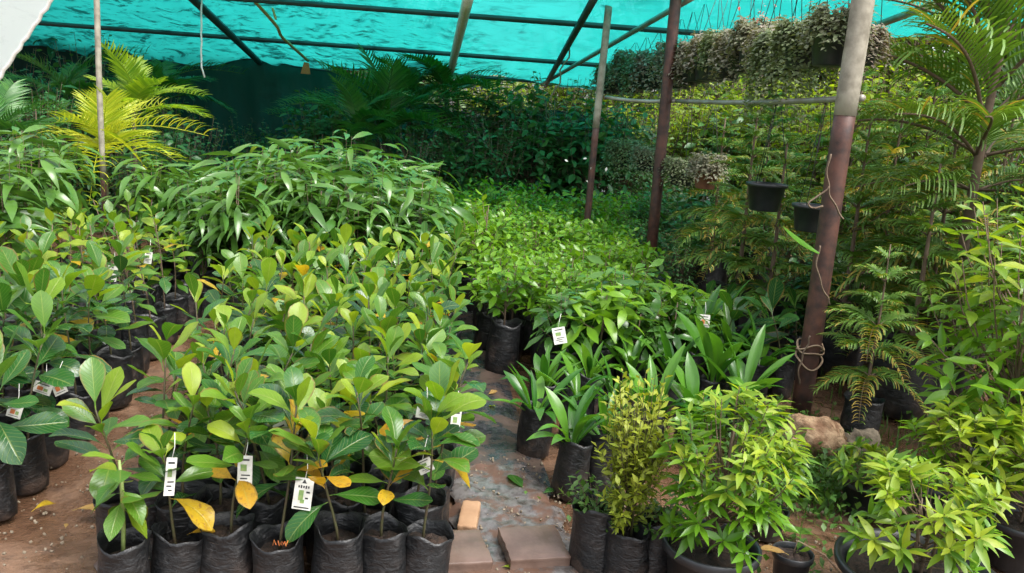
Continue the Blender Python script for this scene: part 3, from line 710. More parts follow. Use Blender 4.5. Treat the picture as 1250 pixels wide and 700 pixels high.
# tall shrub with elliptic leaves at the edge of the picture
TT = [leaf_T(.125, .045, ELLI, 6, 4, fold=.3, curl=c, pet=.012, wave=.1, rng=g) for c in (.4, .8, .1)]
TS = {k: [MB().add(*x).mesh('leaf_' + k, m_) for x in TT] for k, m_ in (('y', M_ixy), ('g', M_ixg))}
b = at(1225, 560, 3.35); b[2] = 0
leafy_bush(g, 'tall_shrub', b, 'tall shrub with glossy oval leaves in a black bag near the araucaria', 'shrub', 'tall glossy shrubs beside the araucarias', pot_base(.17, .28),
           dict(z0=.25, z1=1.42, r=.46, ns=72, nl=11, ls=(.7, 1.15), t0=.35, up=.5, droop=.25, zmin=.12, stem_r=.012, stems=2), young=.48, keys=('y', 'g'), lib=TS, tmp=TT, M_rest=M_guava)
b = at(1275, 560, 4.0); b[2] = 0
leafy_bush(g, 'tall_shrub', b, 'taller oval-leaved shrub behind the first, cut by the picture edge', 'shrub', 'tall glossy shrubs beside the araucarias', pot_base(.17, .28),
           dict(z0=.25, z1=1.62, r=.46, ns=66, nl=11, ls=(.8, 1.2), t0=.35, up=.5, droop=.25, zmin=.2, stem_r=.012, stems=2), young=.4, keys=('y', 'g'), lib=TS, tmp=TT, M_rest=M_guava)
# feathery bronze-green shrub
TF = [leaf_T(.036, .016, LANC, 2, 2, fold=.3, curl=c, rng=g) for c in (.2, .6, 0)]
f, s = shrub_meshes(g, TF, M_thuja, 'feathery_foliage', M_stem, z0=.2, z1=.80, r=.135, ns=120, nl=13, ls=(.7, 1.2), t0=.2, up=.7, out=.9, droop=.05, zmin=.05, stem_r=.004, stems=3)
b = gnd(762, 690, .08); b[2] = 0
t = thing('feathery_shrub', b, 'narrow feathery shrub with bronze-green shoots in a black bag', 'shrub'); zs, rec = bag_parts(g, 2)
parts(t, rec + [('stem', s, np.eye(4)), ('foliage', f, np.eye(4), 'stuff')])
# low weeds in the bag mouth next to it
f, s = shrub_meshes(g, T_guava, M_weed, 'weed_foliage', z0=.15, z1=.34, r=.14, ns=22, nl=8, ls=(.3, .55), t0=.2, up=.5, droop=.1, zmin=.2, stem_r=.003)
for i, (x, y, lb) in enumerate(((800, 680, 'bag of tiny-leaved weeds between the feathery shrub and the round pot'), (725, 668, 'bag of tiny-leaved weeds next to the paving slab'))):
    b = gnd(x, y, .1); b[2] = 0
    t = thing('bagged_weed', b, lb, 'potted plant', 'bags with weeds', rz=i * 2.0); zs, rec = bag_parts(g, i)
    parts(t, rec + [('stem', s, T4(.02)), ('foliage', f, T4(.02), 'stuff')])
# small black pot with a dead sprout
b = gnd(968, 676, .17); b[2] = 0
t = thing('small_pot', b, 'small black pot with a dried sprout and a fallen leaf on its soil', 'pot')
parts(t, [('pot', pot_mesh(.068, .18), np.eye(4)), ('soil', soil_mesh(.062, 3), T4(.165)), ('leaf', BROAD['dead2'][0], frame((-.02, -.02, .178), (-1, .3, .1), (0, 0, 1), .8)),
          ('leaf', BROAD['mid2'][1], frame((.01, 0, .175), (.5, .4, 1), (-.5, 0, 1), .5)), ('leaf', BROAD['young2'][2], frame((.01, 0, .175), (.8, -.2, .5), (0, 0, 1), .55)),
          ('twig', MB().add(*tube([(0, 0, .16), (.01, .0, .22), (.09, -.05, .20), (.17, -.10, .12), (.21, -.14, .04)], .0025, 5)).mesh('twig', M_twine), np.eye(4))])

# dark glossy plants beyond the strap palms, beside the post
def pal_deep(t, g): return 'dark' if g.rand() < .9 else 'mid'
for i, (x, y, Y) in enumerate(((885, 420, 5.0), (925, 425, 5.1), (955, 450, 4.9), (890, 400, 5.6), (940, 400, 5.6), (975, 410, 5.3), (860, 395, 5.4))):
    b = at(x, y, Y); b[2] = 0
    rec = seedling(g, g.uniform(.45, .62), 9, pal_deep, size=g.uniform(1.15, 1.4), spread=1.2)
    t = thing('bagged_plant', b, f'dark broad-leaved plant in deep shade behind the grey-topped post, {ORD[i + 1]} counted from the path', 'potted plant', 'dark plants behind the grey-topped post'); parts(t, rec)

# ------------------------------------------------------------------ araucarias
def arau_branch(g, L, droop, mat_tip=.5, bl=.33, rise=.50, bw=.105):
    m = MB(); n = 12; t = np.linspace(0, 1, n)
    z = L * (.30 * t - (.30 + droop) * t ** 2); P = np.stack([.03 * L * np.sin(t * 4 + g.rand() * 6), L * t * (1 - .12 * t), z], 1)
    m.add(*tube(P, np.linspace(.007, .003, n), 5), tint=.1, mat=1)
    nb = int(L / (.021 if bl < .4 else .018)); strip_t = leaf_T(1.0, bw, [.7, 1, 1, .9, .6], 6, 2, fold=.8, curl=1.0, rng=g); strip_u = leaf_T(1.0, bw, [.7, 1, 1, .9, .6], 6, 2, fold=.8, curl=1.9, rng=g)
    fr = [[], []]; ti = [[], []]; fb = [[], []]; tb = [[], []]
    for i in range(nb):
        q = .10 + .9 * (i + .5) / nb
        pos = np.array([np.interp(q, t, P[:, k]) for k in range(3)]); tg = np.array([0, 1, .30 - 2 * (.3 + droop) * q]); tg = nrm(tg)
        ln = L * bl * (1 - .6 * q ** 2) * g.uniform(.8, 1.15) * min(1, .45 + q * 2.5)
        for sd_ in (-1, 1):
            d = np.array([sd_ * .95, .62 + .5 * q, rise + g.uniform(-.12, .18)])
            k = g.randint(2); br = g.rand() < mat_tip * (.25 + .75 * q)
            (fb if br else fr)[k].append(frame(pos, d, (-.3 * sd_, -.35, 1.0), ln)); (tb if br else ti)[k].append(np.clip(q * .7 + .3 * g.rand(), 0, 1))
    for k, T in enumerate((strip_t, strip_u)): m.scatter(T, fr[k], ti[k], 0); m.scatter(T, fb[k], tb[k], 2)
    return m.mesh('araucaria_branch', [M_arau, M_wood, M_arab])
g = np.random.RandomState(64)
AB_big = [arau_branch(g, .55, .0, .08, .46, .80, .040), arau_branch(g, .55, .12, .15, .42, .70, .043)]
AB = [arau_branch(g, .55, d, mt) for d, mt in ((.05, .15), (.2, .35), (.4, .6), (.12, .05), (.6, .85))]
def araucaria(p, ht, z0, Lmax, label, g, bag=True, dz=.17, shape=None, tr=.02, taper=.75, big=(), bs=1.0):
    t = thing('araucaria_tree', p, label, 'araucaria', 'araucaria trees beside the posts', rz=0)
    if bag:
        M_ = T4(s=1.0); M_[0, 0] = M_[1, 1] = 2.3 * bs; M_[2, 2] = 1.75 * bs
        parts(t, [('bag', BAGS[g.randint(6)], M_), ('soil', SOIL[0], np.diag([2.2 * bs, 2.2 * bs, 1, 1]) + np.array([[0, 0, 0, 0], [0, 0, 0, 0], [0, 0, 0, .40 * bs], [0, 0, 0, 0]]))])
    n = 9; zz = np.linspace(.02 if not bag else .35 * bs, ht, n)
    trunk = ob('trunk', MB().add(*tube(np.stack([.012 * np.sin(zz * 3), .012 * np.cos(zz * 2), zz], 1), np.linspace(tr, tr * .3, n), 8)).mesh('trunk', M_wood), t)
    z = z0; a0 = 0
    while z < (ht if not big else 1.5):
        q = (z - z0) / (ht - z0); L = Lmax * (1 - taper * q ** 1.3) * g.uniform(.85, 1.1); nb = 5 if q < .8 else 4; a0 += .6
        for i in range(nb):
            a = a0 + i * 2 * math.pi / nb + g.uniform(-.2, .2); tilt = math.radians(0 + 34 * q + g.uniform(-8, 8))
            d = (math.cos(a) * math.cos(tilt), math.sin(a) * math.cos(tilt), math.sin(tilt))
            k = g.choice(5, p=[.25, .25, .18, .22, .10]) if q < .7 else g.choice([0, 3])
            ob('branch', AB[k], trunk, M=frame((0, 0, z), d, (0, 0, 1), L / .55))
        z += dz * (1 - .25 * q)
    for z, tilt0, L in big:
        for i in range(5):
            a = math.pi + (.10, -.55, .75, 2.3, 3.6)[i] + .35 * math.sin(z * 9) + g.uniform(-.1, .1); tilt = math.radians(tilt0 + g.uniform(-6, 6))
            ob('branch', AB_big[i % 2], trunk, M=frame((0, 0, z), (math.cos(a) * math.cos(tilt), math.sin(a) * math.cos(tilt), math.sin(tilt)), (0, 0, 1), L / .55))
    return t
def foot(x, y, Y): b = at(x, y, Y); b[2] = 0; return b
araucaria(foot(905, 300, 6.2), 1.72, .62, .52, 'young araucaria between the purple-brown and grey-topped posts', g, dz=.17)
araucaria(foot(1185, 250, 5.0), 3.1, .95, .75, 'tallest araucaria with big comb-like fronds reaching the net roof', g, dz=.30, tr=.04, taper=.45, big=((1.35, 0, .8), (1.55, 12, .95), (1.78, 26, 1.1), (1.95, 38, 1.1), (2.15, 48, 1.0), (2.4, 60, .85)))
araucaria(foot(1108, 430, 4.75), 1.50, .48, .50, 'bronze-tipped araucaria in the big black bag behind the grey-topped post', g, dz=.16)
araucaria(foot(985, 280, 7.6), 1.95, .8, .6, 'araucaria standing further back behind the hanging black pot', g, dz=.24)
araucaria(foot(1085, 250, 6.4), 1.95, .8, .62, 'araucaria standing behind the grey-topped post', g, dz=.18)
araucaria(foot(1066, 420, 4.25), 1.08, .36, .36, 'small bronze araucaria sapling leaning its fronds across the grey-topped post', g, dz=.14, tr=.010, bs=.5)
for x, y, Y, h, z0, L, d in ((945, 300, 5.9, 1.55, .45, .5, 'beside the hanging black pot'), (870, 280, 7.4, 1.7, .5, .55, 'close behind the purple-brown post'), (1040, 300, 5.5, 1.75, .5, .55, 'just behind the grey-topped post'), (1140, 330, 5.6, 1.9, .5, .6, 'between the big black bag and the tallest araucaria'),
                             (1030, 250, 7.2, 2.2, .6, .7, 'with its tip under the rail'), (1120, 240, 6.6, 2.3, .7, .75, 'rising behind the big black bag'), (1215, 260, 6.2, 2.2, .6, .7, 'standing behind the tallest araucaria'), (930, 240, 8.4, 2.0, .7, .65, 'far behind the lower hanging pots')):
    araucaria(foot(x, y, Y), h, z0, L, 'dense green araucaria ' + d, g, dz=.17)
araucaria(foot(1300, 300, 4.6), 2.1, .8, .6, 'araucaria half cut off by the picture edge', g, dz=.2)

# ------------------------------------------------------------------ palms
def frond(g, L, wl, mat, droop=.5, n=30, vee=.5, lw=.028):
    m = MB(); t = np.linspace(0, 1, 12); z = L * (.25 * t - (droop + .25) * t ** 2.2); P = np.stack([0 * t, L * t * (1 - .18 * droop * t), z], 1)
    m.add(*tube(P, np.linspace(.010, .003, 12) * (L / .9), 5), tint=.8)
    T = [leaf_T(1.0, lw / wl * 1.0, [.5, .95, 1, .9, .65, .3, .01], 6, 2, fold=.7, curl=c, rng=g) for c in (.5, 1.0)]
    fr = [[], []]; ti = [[], []]
    for i in range(n):
        q = .18 + .82 * (i + .5) / n; pos = np.array([0, np.interp(q, t, P[:, 1]), np.interp(q, t, P[:, 2])])
        ln = wl * (math.sin(math.pi * (.12 + .80 * q)) ** .6) * g.uniform(.9, 1.1)
        for sd_ in (-1, 1):
            k = g.randint(2); d = np.array([sd_, .55 + .9 * q ** 2, vee * (1 - q) - .25 * q + g.uniform(-.08, .08)])
            fr[k].append(frame(pos, d, (-.35 * sd_, -.2, 1), ln)); ti[k].append(g.rand())
    for k in (0, 1): m.scatter(T[k], fr[k], ti[k])
    return m.mesh('frond', mat)
g = np.random.RandomState(71)
def palm(name, p, ht, FR, label, group, g, n=9, tr=.03, elmin=15, elmax=80, sc=1.0):
    t = thing(name, p, label, 'palm', group)
    zz = np.linspace(0, ht, 6); trunk = ob('trunk', MB().add(*tube(np.stack([.01 * np.sin(zz * 4), 0 * zz, zz], 1), np.linspace(tr, tr * .6, 6), 8)).mesh('trunk', M_stem), t)
    for i in range(n):
        a = i * 2.4 + g.uniform(-.3, .3); el = math.radians(elmin + (elmax - elmin) * (i / max(1, n - 1)) + g.uniform(-8, 8))
        d = (math.cos(a) * math.cos(el), math.sin(a) * math.cos(el), math.sin(el))
        ob('frond', FR[i % len(FR)], trunk, M=frame((0, 0, ht - .06 * (n - i) / n), d, (-d[0] * .6, -d[1] * .6, 1.0), sc * g.uniform(.85, 1.1)))
FG = [frond(g, .78, .36, M_gold, d, 17, .3, .032) for d in (.45, .8, 1.05)]
FP = [frond(g, .85, .30, M_palm, d, 26, .4, .03) for d in (.3, .6, .9)]
palm('golden_palm', foot(128, 200, 7.0), 1.05, FG, 'golden-yellow palm glowing beside the slim pole', None, g, 12, .03, 25, 86, .76)
FGG = [frond(g, .7, .26, M_bg_lime, d, 24, .5, .03) for d in (.3, .6)]
palm('lime_palm', foot(165, 160, 7.8), 1.35, FGG, 'lime-green palm just behind the golden palm', None, g, 8, .03, 15, 85, .9)
PGp = 'dark green palms at the back of the shade house'
palm('shade_palm', foot(-5, 190, 6.6), 1.05, FP, 'green palm at the picture edge beside the golden palm', PGp, g, 10, .03, 20, 85, .8)
palm('shade_palm', foot(470, 160, 11.2), 1.15, FP, 'dark palm with arching fronds before the green net screen', PGp, g, 11, .04, 25, 85, 1.35)
palm('shade_palm', foot(545, 120, 12.3), 1.75, FP, 'tall dark palm with fronds touching the roof hem', PGp, g, 10, .04, 5, 75, 1.2)
palm('shade_palm', foot(408, 150, 12.2), 1.0, FP, 'low dark palm against the green net screen', PGp, g, 8, .04, 15, 80, 1.1)
palm('shade_palm', foot(435, 150, 10.6), 1.25, FP, 'dark palm with low fronds beside the mango block', PGp, g, 9, .04, 10, 80, 1.0)
palm('shade_palm', foot(500, 140, 12.0), 1.6, FP, 'dark palm standing between the two taller ones', PGp, g, 9, .04, 10, 80, 1.1)
palm('shade_palm', foot(200, 120, 11.0), 1.5, FP, 'half-hidden dark palm by the end of the net screen', PGp, g, 9, .04, 5, 70, 1.0)
palm('shade_palm', foot(80, 110, 9.8), 1.3, FP, 'shaded palm behind the golden palm in the dark corner', PGp, g, 9, .04, 10, 80, 1.0)

# ------------------------------------------------------------------ background shrubs and trees
g = np.random.RandomState(83)
T_big = [leaf_T(.16, .075, ELLI, 4, 2, fold=.3, curl=c, rng=g) for c in (.4, .9, .1)]
T_sm = [leaf_T(.085, .045, ELLI, 3, 2, fold=.3, curl=c, rng=g) for c in (.3, .8)]
T_lm = [leaf_T(.10, .05, ELLI, 3, 2, fold=.3, curl=c, rng=g) for c in (.3, .8)]
kwb = dict(z0=.05, z1=1.6, r=.6, ns=70, nl=11, t0=.25, up=.5, droop=.3, zmin=.03, stem_r=.011, stems=3)
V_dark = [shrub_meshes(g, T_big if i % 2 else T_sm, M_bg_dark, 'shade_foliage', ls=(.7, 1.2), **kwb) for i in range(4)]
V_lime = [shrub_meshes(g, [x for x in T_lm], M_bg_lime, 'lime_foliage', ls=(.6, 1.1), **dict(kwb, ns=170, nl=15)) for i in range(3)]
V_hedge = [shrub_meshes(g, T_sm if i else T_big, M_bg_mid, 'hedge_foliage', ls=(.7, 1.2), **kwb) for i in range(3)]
def bgshrub(name, p, V, g, label, group, sc):
    t = thing(name, p, label, 'shrub', group, rz=g.uniform(0, 6.28), sc=sc); f, s = V[g.randint(len(V))]
    parts(t, [('stem', s, np.eye(4)), ('foliage', f, np.eye(4), 'stuff')])
k = 0
for x, y, Y, s in ((525, 180, 11.6, .95), (570, 170, 11.2, .95), (610, 170, 11.4, 1.05), (650, 165, 11.9, 1.05), (690, 170, 12.2, 1.1), (715, 180, 12.6, 1.1), (545, 160, 12.4, 1.1), (595, 150, 12.7, 1.15), (640, 150, 12.7, 1.1), (240, 170, 9.6, .75), (205, 190, 9.0, .75), (175, 170, 9.6, .85), (270, 185, 9.2, .6), (30, 150, 9.2, .9), (130, 150, 10.6, 1.0)):
    k += 1
    bgshrub('shade_shrub', foot(x, y, Y), V_dark, g, f'dark green shrub in the shade at the back, {ORD[k]} along the screen', 'dark shrubs at the back of the shade house', (s, s, s * g.uniform(.9, 1.1)))
k = 0
for x, y, Y, s in ((775, 190, 14.2, 1.2), (812, 200, 13.6, 1.2), (850, 180, 13.8, 1.3), (890, 180, 13.4, 1.25), (930, 180, 13.4, 1.3), (970, 190, 12.8, 1.25), (1010, 190, 12.6, 1.3), (1055, 200, 12.0, 1.3), (1105, 190, 11.6, 1.3), (1165, 190, 11.0, 1.3), (1230, 190, 10.6, 1.3), (830, 170, 15.4, 1.5), (910, 170, 15.0, 1.5), (990, 160, 14.6, 1.5), (1090, 160, 13.6, 1.5)):
    k += 1
    bgshrub('lime_shrub', foot(x, y, Y), (V_lime, V_lime, V_hedge, V_lime, V_dark, V_lime, V_hedge)[k % 7], g, f'bright yellow-green shrub beyond the hanging baskets, {ORD[k]} along the hedge', 'bright shrubs beyond the posts', (s * g.uniform(.9, 1.2), s * 1.1, s * g.uniform(.95, 1.5)))
for i, (x, y, Y, s) in enumerate(((1010, 330, 6.2, .55), (1060, 340, 5.9, .6), (1140, 350, 5.6, .65), (960, 300, 7.0, .6), (880, 290, 7.6, .5), (1200, 350, 5.0, .6), (840, 290, 8.6, .5), (870, 300, 8.2, .55), (905, 290, 9.0, .7), (850, 280, 9.6, .65), (940, 280, 8.4, .7), (985, 270, 8.8, .75), (1040, 270, 8.2, .75), (1110, 280, 7.4, .75), (1170, 280, 7.0, .75), (815, 260, 10.2, .6), (1240, 300, 6.2, .75), (775, 260, 9.0, .45), (790, 260, 8.0, .42), (765, 240, 10.3, .55), (800, 250, 11.0, .7), (840, 260, 7.2, .42), (790, 250, 9.8, .5))):
    bgshrub('hedge_shrub', foot(x, y, Y), V_hedge if i % 3 else V_dark, g, f'mid-green shrub low among the araucaria trunks, {ORD[i + 1]} from the posts', 'shrubs among the araucaria trunks', (s, s, s))
for i, (x, Y, s) in enumerate(((45, 8.6, .85), (85, 9.4, .95), (150, 8.8, .7), (190, 10.2, .95), (225, 11.4, .85), (300, 11.6, .7), (345, 11.8, .8), (390, 11.5, .95), (430, 11.0, .95), (480, 11.6, 1.05), (505, 10.6, .85), (410, 12.4, 1.15), (20, 11.0, 1.25), (110, 11.6, 1.2), (560, 12.5, 1.3), (625, 12.6, 1.3), (685, 12.5, 1.25), (722, 12.0, 1.15), (745, 12.6, 1.2), (768, 12.2, 1.05))):
    bgshrub('shade_shrub', foot(x, 170, Y), V_dark, g, f'dark tangled shrub in front of the net screen, {ORD[i + 1]} from the sheet corner', 'tangled shrubs before the net screen', (s, s, s * g.uniform(.95, 1.2)))
for i, xx in enumerate((-9.2, -8.2, -7.1, -6.0, -5.0, -3.9, -2.9, -1.9)):
    bgshrub('screen_shrub', (xx, 13.9 + .2 * (i % 2), 0), V_dark, g, f'near-black shrub behind the net screen, {ORD[i + 1]} from the dark corner', 'shrubs behind the net screen', (1.25, 1.1, 1.35))
fr = []; ti = []
for i in range(900):
    x = -9.5 + 9.5 * g.rand() ** 1.25; y = 8.2 + 5 * g.rand() ** .6
    a = g.uniform(0, 6.28); fr.append(frame((x, y, zroof(y) + .075), (math.cos(a), math.sin(a), .0), (0, 0, 1), g.uniform(.5, 1.3))); ti.append(g.rand())
ob('leaf_litter', MB().scatter(leaf_T(.13, .06, ELLI, 3, 2, fold=.2, curl=.3, rng=g), fr, ti).mesh('leaf_litter', M_brn), label='dead leaves scattered on top of the net roof', kind='stuff')
# trees outside
T_tree = [leaf_T(.26, .12, ELLI, 3, 2, fold=.3, curl=c, rng=g) for c in (.4, .9)]
kwt = dict(z0=.3, z1=6.0, r=2.6, ns=230, nl=14, t0=.3, up=.5, droop=.4, zmin=.05, stem_r=.05, stems=1)
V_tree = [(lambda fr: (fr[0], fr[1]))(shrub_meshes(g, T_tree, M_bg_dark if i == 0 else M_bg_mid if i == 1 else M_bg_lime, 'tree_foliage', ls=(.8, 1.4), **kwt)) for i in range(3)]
tmesh = MB().add(*tube([(0, 0, -.1), (.05, .02, .8), (.0, .05, 1.8), (.1, 0, 3.2)], [.16, .13, .11, .06], 10)).mesh('trunk', M_wood)
for i, (x, y, Y, s, v, lb) in enumerate((
        (-40, 100, 15.5, 1.0, 0, 'big dark tree behind the net screen in the darkest corner'), (110, 90, 15.0, .95, 0, 'dark tree behind the net screen beyond the golden palm'),
        (240, 90, 15.6, .9, 0, 'dark tree behind the net screen, hidden to its crown'), (370, 90, 16.0, .85, 0, 'dark tree rising behind the low shaded palm'),
        (480, 110, 19.0, .8, 1, 'green tree beyond the arching dark palm'), (700, 110, 20.0, .62, 2, 'pale lime tree seen under the roof hem beside the far post'),
        (610, 110, 24.0, .55, 2, 'small pale tree seen under the roof hem in the gap'), (820, 110, 18.0, .9, 2, 'lime-green tree beyond the far hanging baskets'), (960, 120, 17.0, .9, 1, 'green tree beyond the nearer hanging baskets'),
        (1120, 140, 15.0, .9, 2, 'lime-green tree beyond the araucarias'), (1290, 140, 13.0, .9, 1, 'green tree behind the tallest araucaria'))):
    b = foot(x, y, Y); t = thing('tree', b, lb, 'tree', 'trees outside the shade house', rz=g.uniform(0, 6), sc=s); f, st = V_tree[v]
    parts(t, [('trunk', tmesh, np.eye(4)), ('limb', st, np.eye(4)), ('crown', f, np.eye(4), 'stuff')])

# ------------------------------------------------------------------ hanging baskets
T_tr = [leaf_T(.032, .022, ELLI, 2, 2, fold=.3, curl=c, rng=g) for c in (.3, .8)]
def trailing(g, r, top, longest, ns=170):
    m = MB(); fr = [[], []]; ti = [[], []]; st = MB()
    for i in range(ns):
        a = g.uniform(0, 6.28); L = longest * g.rand() ** 1.8 + .08; rr = r * math.sqrt(g.rand()) * 1.0
        p0 = np.array([rr * math.cos(a), rr * math.sin(a), 0]); up0 = top * g.uniform(.4, 1.0); ro = r * g.uniform(1.05, 1.5)
        p1 = np.array([(rr + ro) / 2 * math.cos(a), (rr + ro) / 2 * math.sin(a), up0]); p2 = np.array([ro * math.cos(a), ro * math.sin(a), up0 * .2 - L])
        n = int(6 + L / .016); th = g.rand()
        for j in range(n):
            t = (j + .5) / n; p = (1 - t) ** 2 * p0 + 2 * t * (1 - t) * p1 + t * t * p2
            k = g.randint(2); b = g.uniform(0, 6.28)
            fr[k].append(frame(p + g.normal(0, .008, 3), (math.cos(b) + .6 * math.cos(a), math.sin(b) + .6 * math.sin(a), g.uniform(-.7, .3)), (math.cos(a) * .5, math.sin(a) * .5, .8), g.uniform(.7, 1.3))); ti[k].append(np.clip(.6 * th + .4 * g.rand(), 0, 1))
    for k in (0, 1): m.scatter(T_tr[k], fr[k], ti[k])
    return m.mesh('trailing_foliage', M_trail)
g = np.random.RandomState(95)
V_tr = [trailing(g, .15, .26, .18, 210), trailing(g, .15, .25, .30, 230), trailing(g, .14, .34, .08, 190), trailing(g, .15, .24, .44, 240)]
hp_b = pot_mesh(.135, .19); hp_c = pot_mesh(.12, .17, M_clay); hp_s = soil_mesh(.12, 9)
def hang(x, y, Y, pot, v, sc, ztop, label, group, foliage=True):
    b = at(x, y, Y); t = thing('hanging_basket', b, label, 'hanging plant', group, rz=g.uniform(0, 6))
    parts(t, [('pot', pot, T4(-.12 * sc, s=sc)), ('soil', hp_s, T4(.045 * sc, s=sc))])
    for i in range(3):
        a = i * 2.1 + .4; top = ztop - b[2]
        ob('wire', MB().add(*tube([(.135 * sc * math.cos(a), .135 * sc * math.sin(a), .06 * sc), (.012 * math.cos(a), .012 * math.sin(a), top)], .0028, 4)).mesh('wire', M_wire), t)
    if foliage: ob('trailing_foliage', V_tr[v], t, M=T4(.05 * sc, s=sc), kind='stuff')
    return t
HG = 'hanging baskets in the upper line between the posts'
for i, (x, y, Y, v, s) in enumerate(sorted(((1018, 54, 4.75, 2, 1.0), (983, 58, 5.15, 1, 1.0), (957, 70, 5.7, 3, 1.1), (924, 62, 6.3, 2, 1.1), (885, 76, 6.9, 2, 1.15), (852, 80, 7.6, 0, 1.2), (825, 88, 8.2, 2, 1.3), (800, 90, 8.8, 0, 1.3), (772, 95, 9.4, 2, 1.35), (748, 100, 9.9, 0, 1.2), (905, 68, 6.6, 1, 1.1), (868, 79, 7.25, 2, 1.15), (838, 86, 7.9, 1, 1.15), (785, 93, 9.1, 1, 1.2), (945, 64, 5.95, 0, 1.0), (1052, 60, 4.8, 0, .75)), key=lambda q: q[2])):
    t = hang(x, y, Y, hp_b, v, s, zroof(max(Y, 6)) - .1 if Y > 5.8 else 2.9, f'grey-purple trailing plant in a hanging black pot, {ORD[i + 1]} counted from the grey-topped post', HG)
    if x == 924:
        tr = MB(); 
        for q in range(26): tr.scatter(T_guava[q % 3], [frame((g.normal(0, .05), g.normal(0, .05), .1 + .22 * g.rand()), g.normal(0, 1, 3) + [0, 0, .4], (0, 0, 1), .5)], [1])
        ob('red_flowers', tr.mesh('red_flowers', M_red), t, kind='stuff')
HL = 'hanging pots in the lower line between the posts'
hang(935, 236, 5.7, hp_b, 0, 1.0, 1.82, 'bare black pot hanging low between the posts', HL, False)
hang(990, 262, 5.0, hp_b, 0, .85, 1.82, 'dark hanging pot tucked against the grey-topped post', HL, False)
hang(862, 215, 7.0, hp_c, 2, .9, 1.82, 'terracotta hanging pot with trailing leaves', HL)
hang(832, 212, 7.5, hp_b, 0, .9, 1.82, 'trailing plant in a pot hanging next to the terracotta one', HL)
hang(762, 190, 9.6, hp_b, 1, 1.15, 1.82, 'shaggy hanging basket between the purple-brown post and the far post', HL)
hang(790, 196, 8.8, hp_b, 0, .95, 1.82, 'low hanging basket just behind the purple-brown post', HL)

# white flowers on the far post
m = MB()
for i in range(6): m.scatter(T_guava[i % 3], [frame(np.array([PB3[0] - .06, PB3[1] - .1, 1.1]) + g.normal(0, .09, 3), g.normal(0, 1, 3), (0, -1, .6), .6)], [1])
ob('flower_spray', m.mesh('flower_spray', M_card), label='small white flowers clinging to the far thin post', cat='flower', kind='stuff')

# ------------------------------------------------------------------ twine and roots tied round the first post
def ring(z, tilt, ph):
    th = np.linspace(0, 6.5, 26); R_ = .074
    return [(R_ * math.cos(a + ph), R_ * math.sin(a + ph), z + tilt * math.sin(a * 1.0 + ph) + .01 * math.sin(3 * a)) for a in th]
for z, ti_, ph in ((.42, .03, 0), (.36, .05, 1), (.40, -.04, 2.2)):
    ob('twine', MB().add(*tube(ring(z, ti_, ph), .006, 5)).mesh('twine', M_twine), post1.children[0])
def vine_on_post(px, Y, label, r=.0055):
    P = np.array([at(x, y, Y) for x, y in px]); q = np.linspace(0, 1, 22); P = np.stack([np.interp(q, np.linspace(0, 1, len(P)), P[:, i]) for i in range(3)], 1)
    for _ in range(3): P[1:-1] = (P[:-2] + 2 * P[1:-1] + P[2:]) / 4
    P += .006 * np.sin(q * 17 + px[0][0])[:, None] * np.array([1, .3, 0]); rope(P, r, M_wood, 'vine_stem', label, 'vine')
vine_on_post([(1013, 188), (1009, 215), (1012, 235), (1018, 250), (1030, 268)], 4.42, 'bare vine stem bending down the grey-topped post')
vine_on_post([(1012, 228), (1000, 240), (986, 246), (990, 255), (1006, 252)], 4.40, 'short bare vine stem looping off the grey-topped post')
vine_on_post([(1000, 300), (996, 330), (1008, 360), (1014, 372)], 4.42, 'pale twig leaning on the middle of the grey-topped post', .005)
vine_on_post([(975, 470), (976, 445), (984, 425), (990, 410)], 4.42, 'pale twine end hanging from the knot on the grey-topped post', .005)
bl = thing('arching_leaf', at(1000, 310, 4.40), 'long pale green leaf arching off the grey-topped post', 'leaf')
ob('blade', MB().add(*leaf_T(.27, .06, STRAP, 9, 4, fold=.4, curl=-.5, rng=g)).mesh('blade', M_strap), bl, M=frame((0, 0, 0), at(946, 285, 4.40) - at(1000, 310, 4.40), (.3, -.6, 1)))

# ------------------------------------------------------------------ paving slabs, rocks
def slab(c, sx, sy, h, rz, mat, label, name='paving_slab', tilt=(0, 0)):
    R_ = np.array(Matrix.Rotation(rz, 3, 'Z') @ Matrix.Rotation(tilt[0], 3, 'X') @ Matrix.Rotation(tilt[1], 3, 'Y'))
    q = np.random.RandomState(int(abs(c[0]) * 1000)); mb_ = MB(); n = 13; L_ = np.linspace(-1, 1, n); A_, B_ = np.meshgrid(L_, L_); ph = q.uniform(0, 6.28, 6)
    for ax, sg in ((0, 1), (0, -1), (1, 1), (1, -1), (2, 1), (2, -1)):
        C_ = np.full_like(A_, sg); P_ = np.stack([(C_, A_, B_), (A_, C_, B_), (A_, B_, C_)][ax], -1).reshape(-1, 3)
        hs_ = np.array((sx, sy, h)) / 2; rd = .008; Q_ = P_ * hs_; core = np.clip(Q_, -(hs_ - rd), hs_ - rd); dv = Q_ - core
        Q_ = core + dv / np.maximum(np.linalg.norm(dv, axis=1, keepdims=True), 1e-6) * rd
        wob = .0012 * np.sin(Q_[:, 0] * 60 + ph[0] + Q_[:, 1] * 35) + .0010 * np.sin(Q_[:, 1] * 90 + ph[1] + Q_[:, 2] * 120) + .0012 * np.sin(Q_[:, 0] * 170 + Q_[:, 1] * 140 + ph[2])
        Q_ = Q_ * (1 + wob[:, None] / np.array([.1, .1, .05]) * np.array([1, 1, .6]))
        F_ = grid_faces(n, n); mb_.add(Q_, F_ if (sg > 0) ^ (ax == 1) else F_[:, ::-1], P_[:, :2])
    me = mb_.mesh(name, mat)
    M_ = np.eye(4); M_[:3, :3] = R_; M_[:3, 3] = c; ob(name, me, M=M_, label=label, cat='paving slab', group='loose slabs on the path')
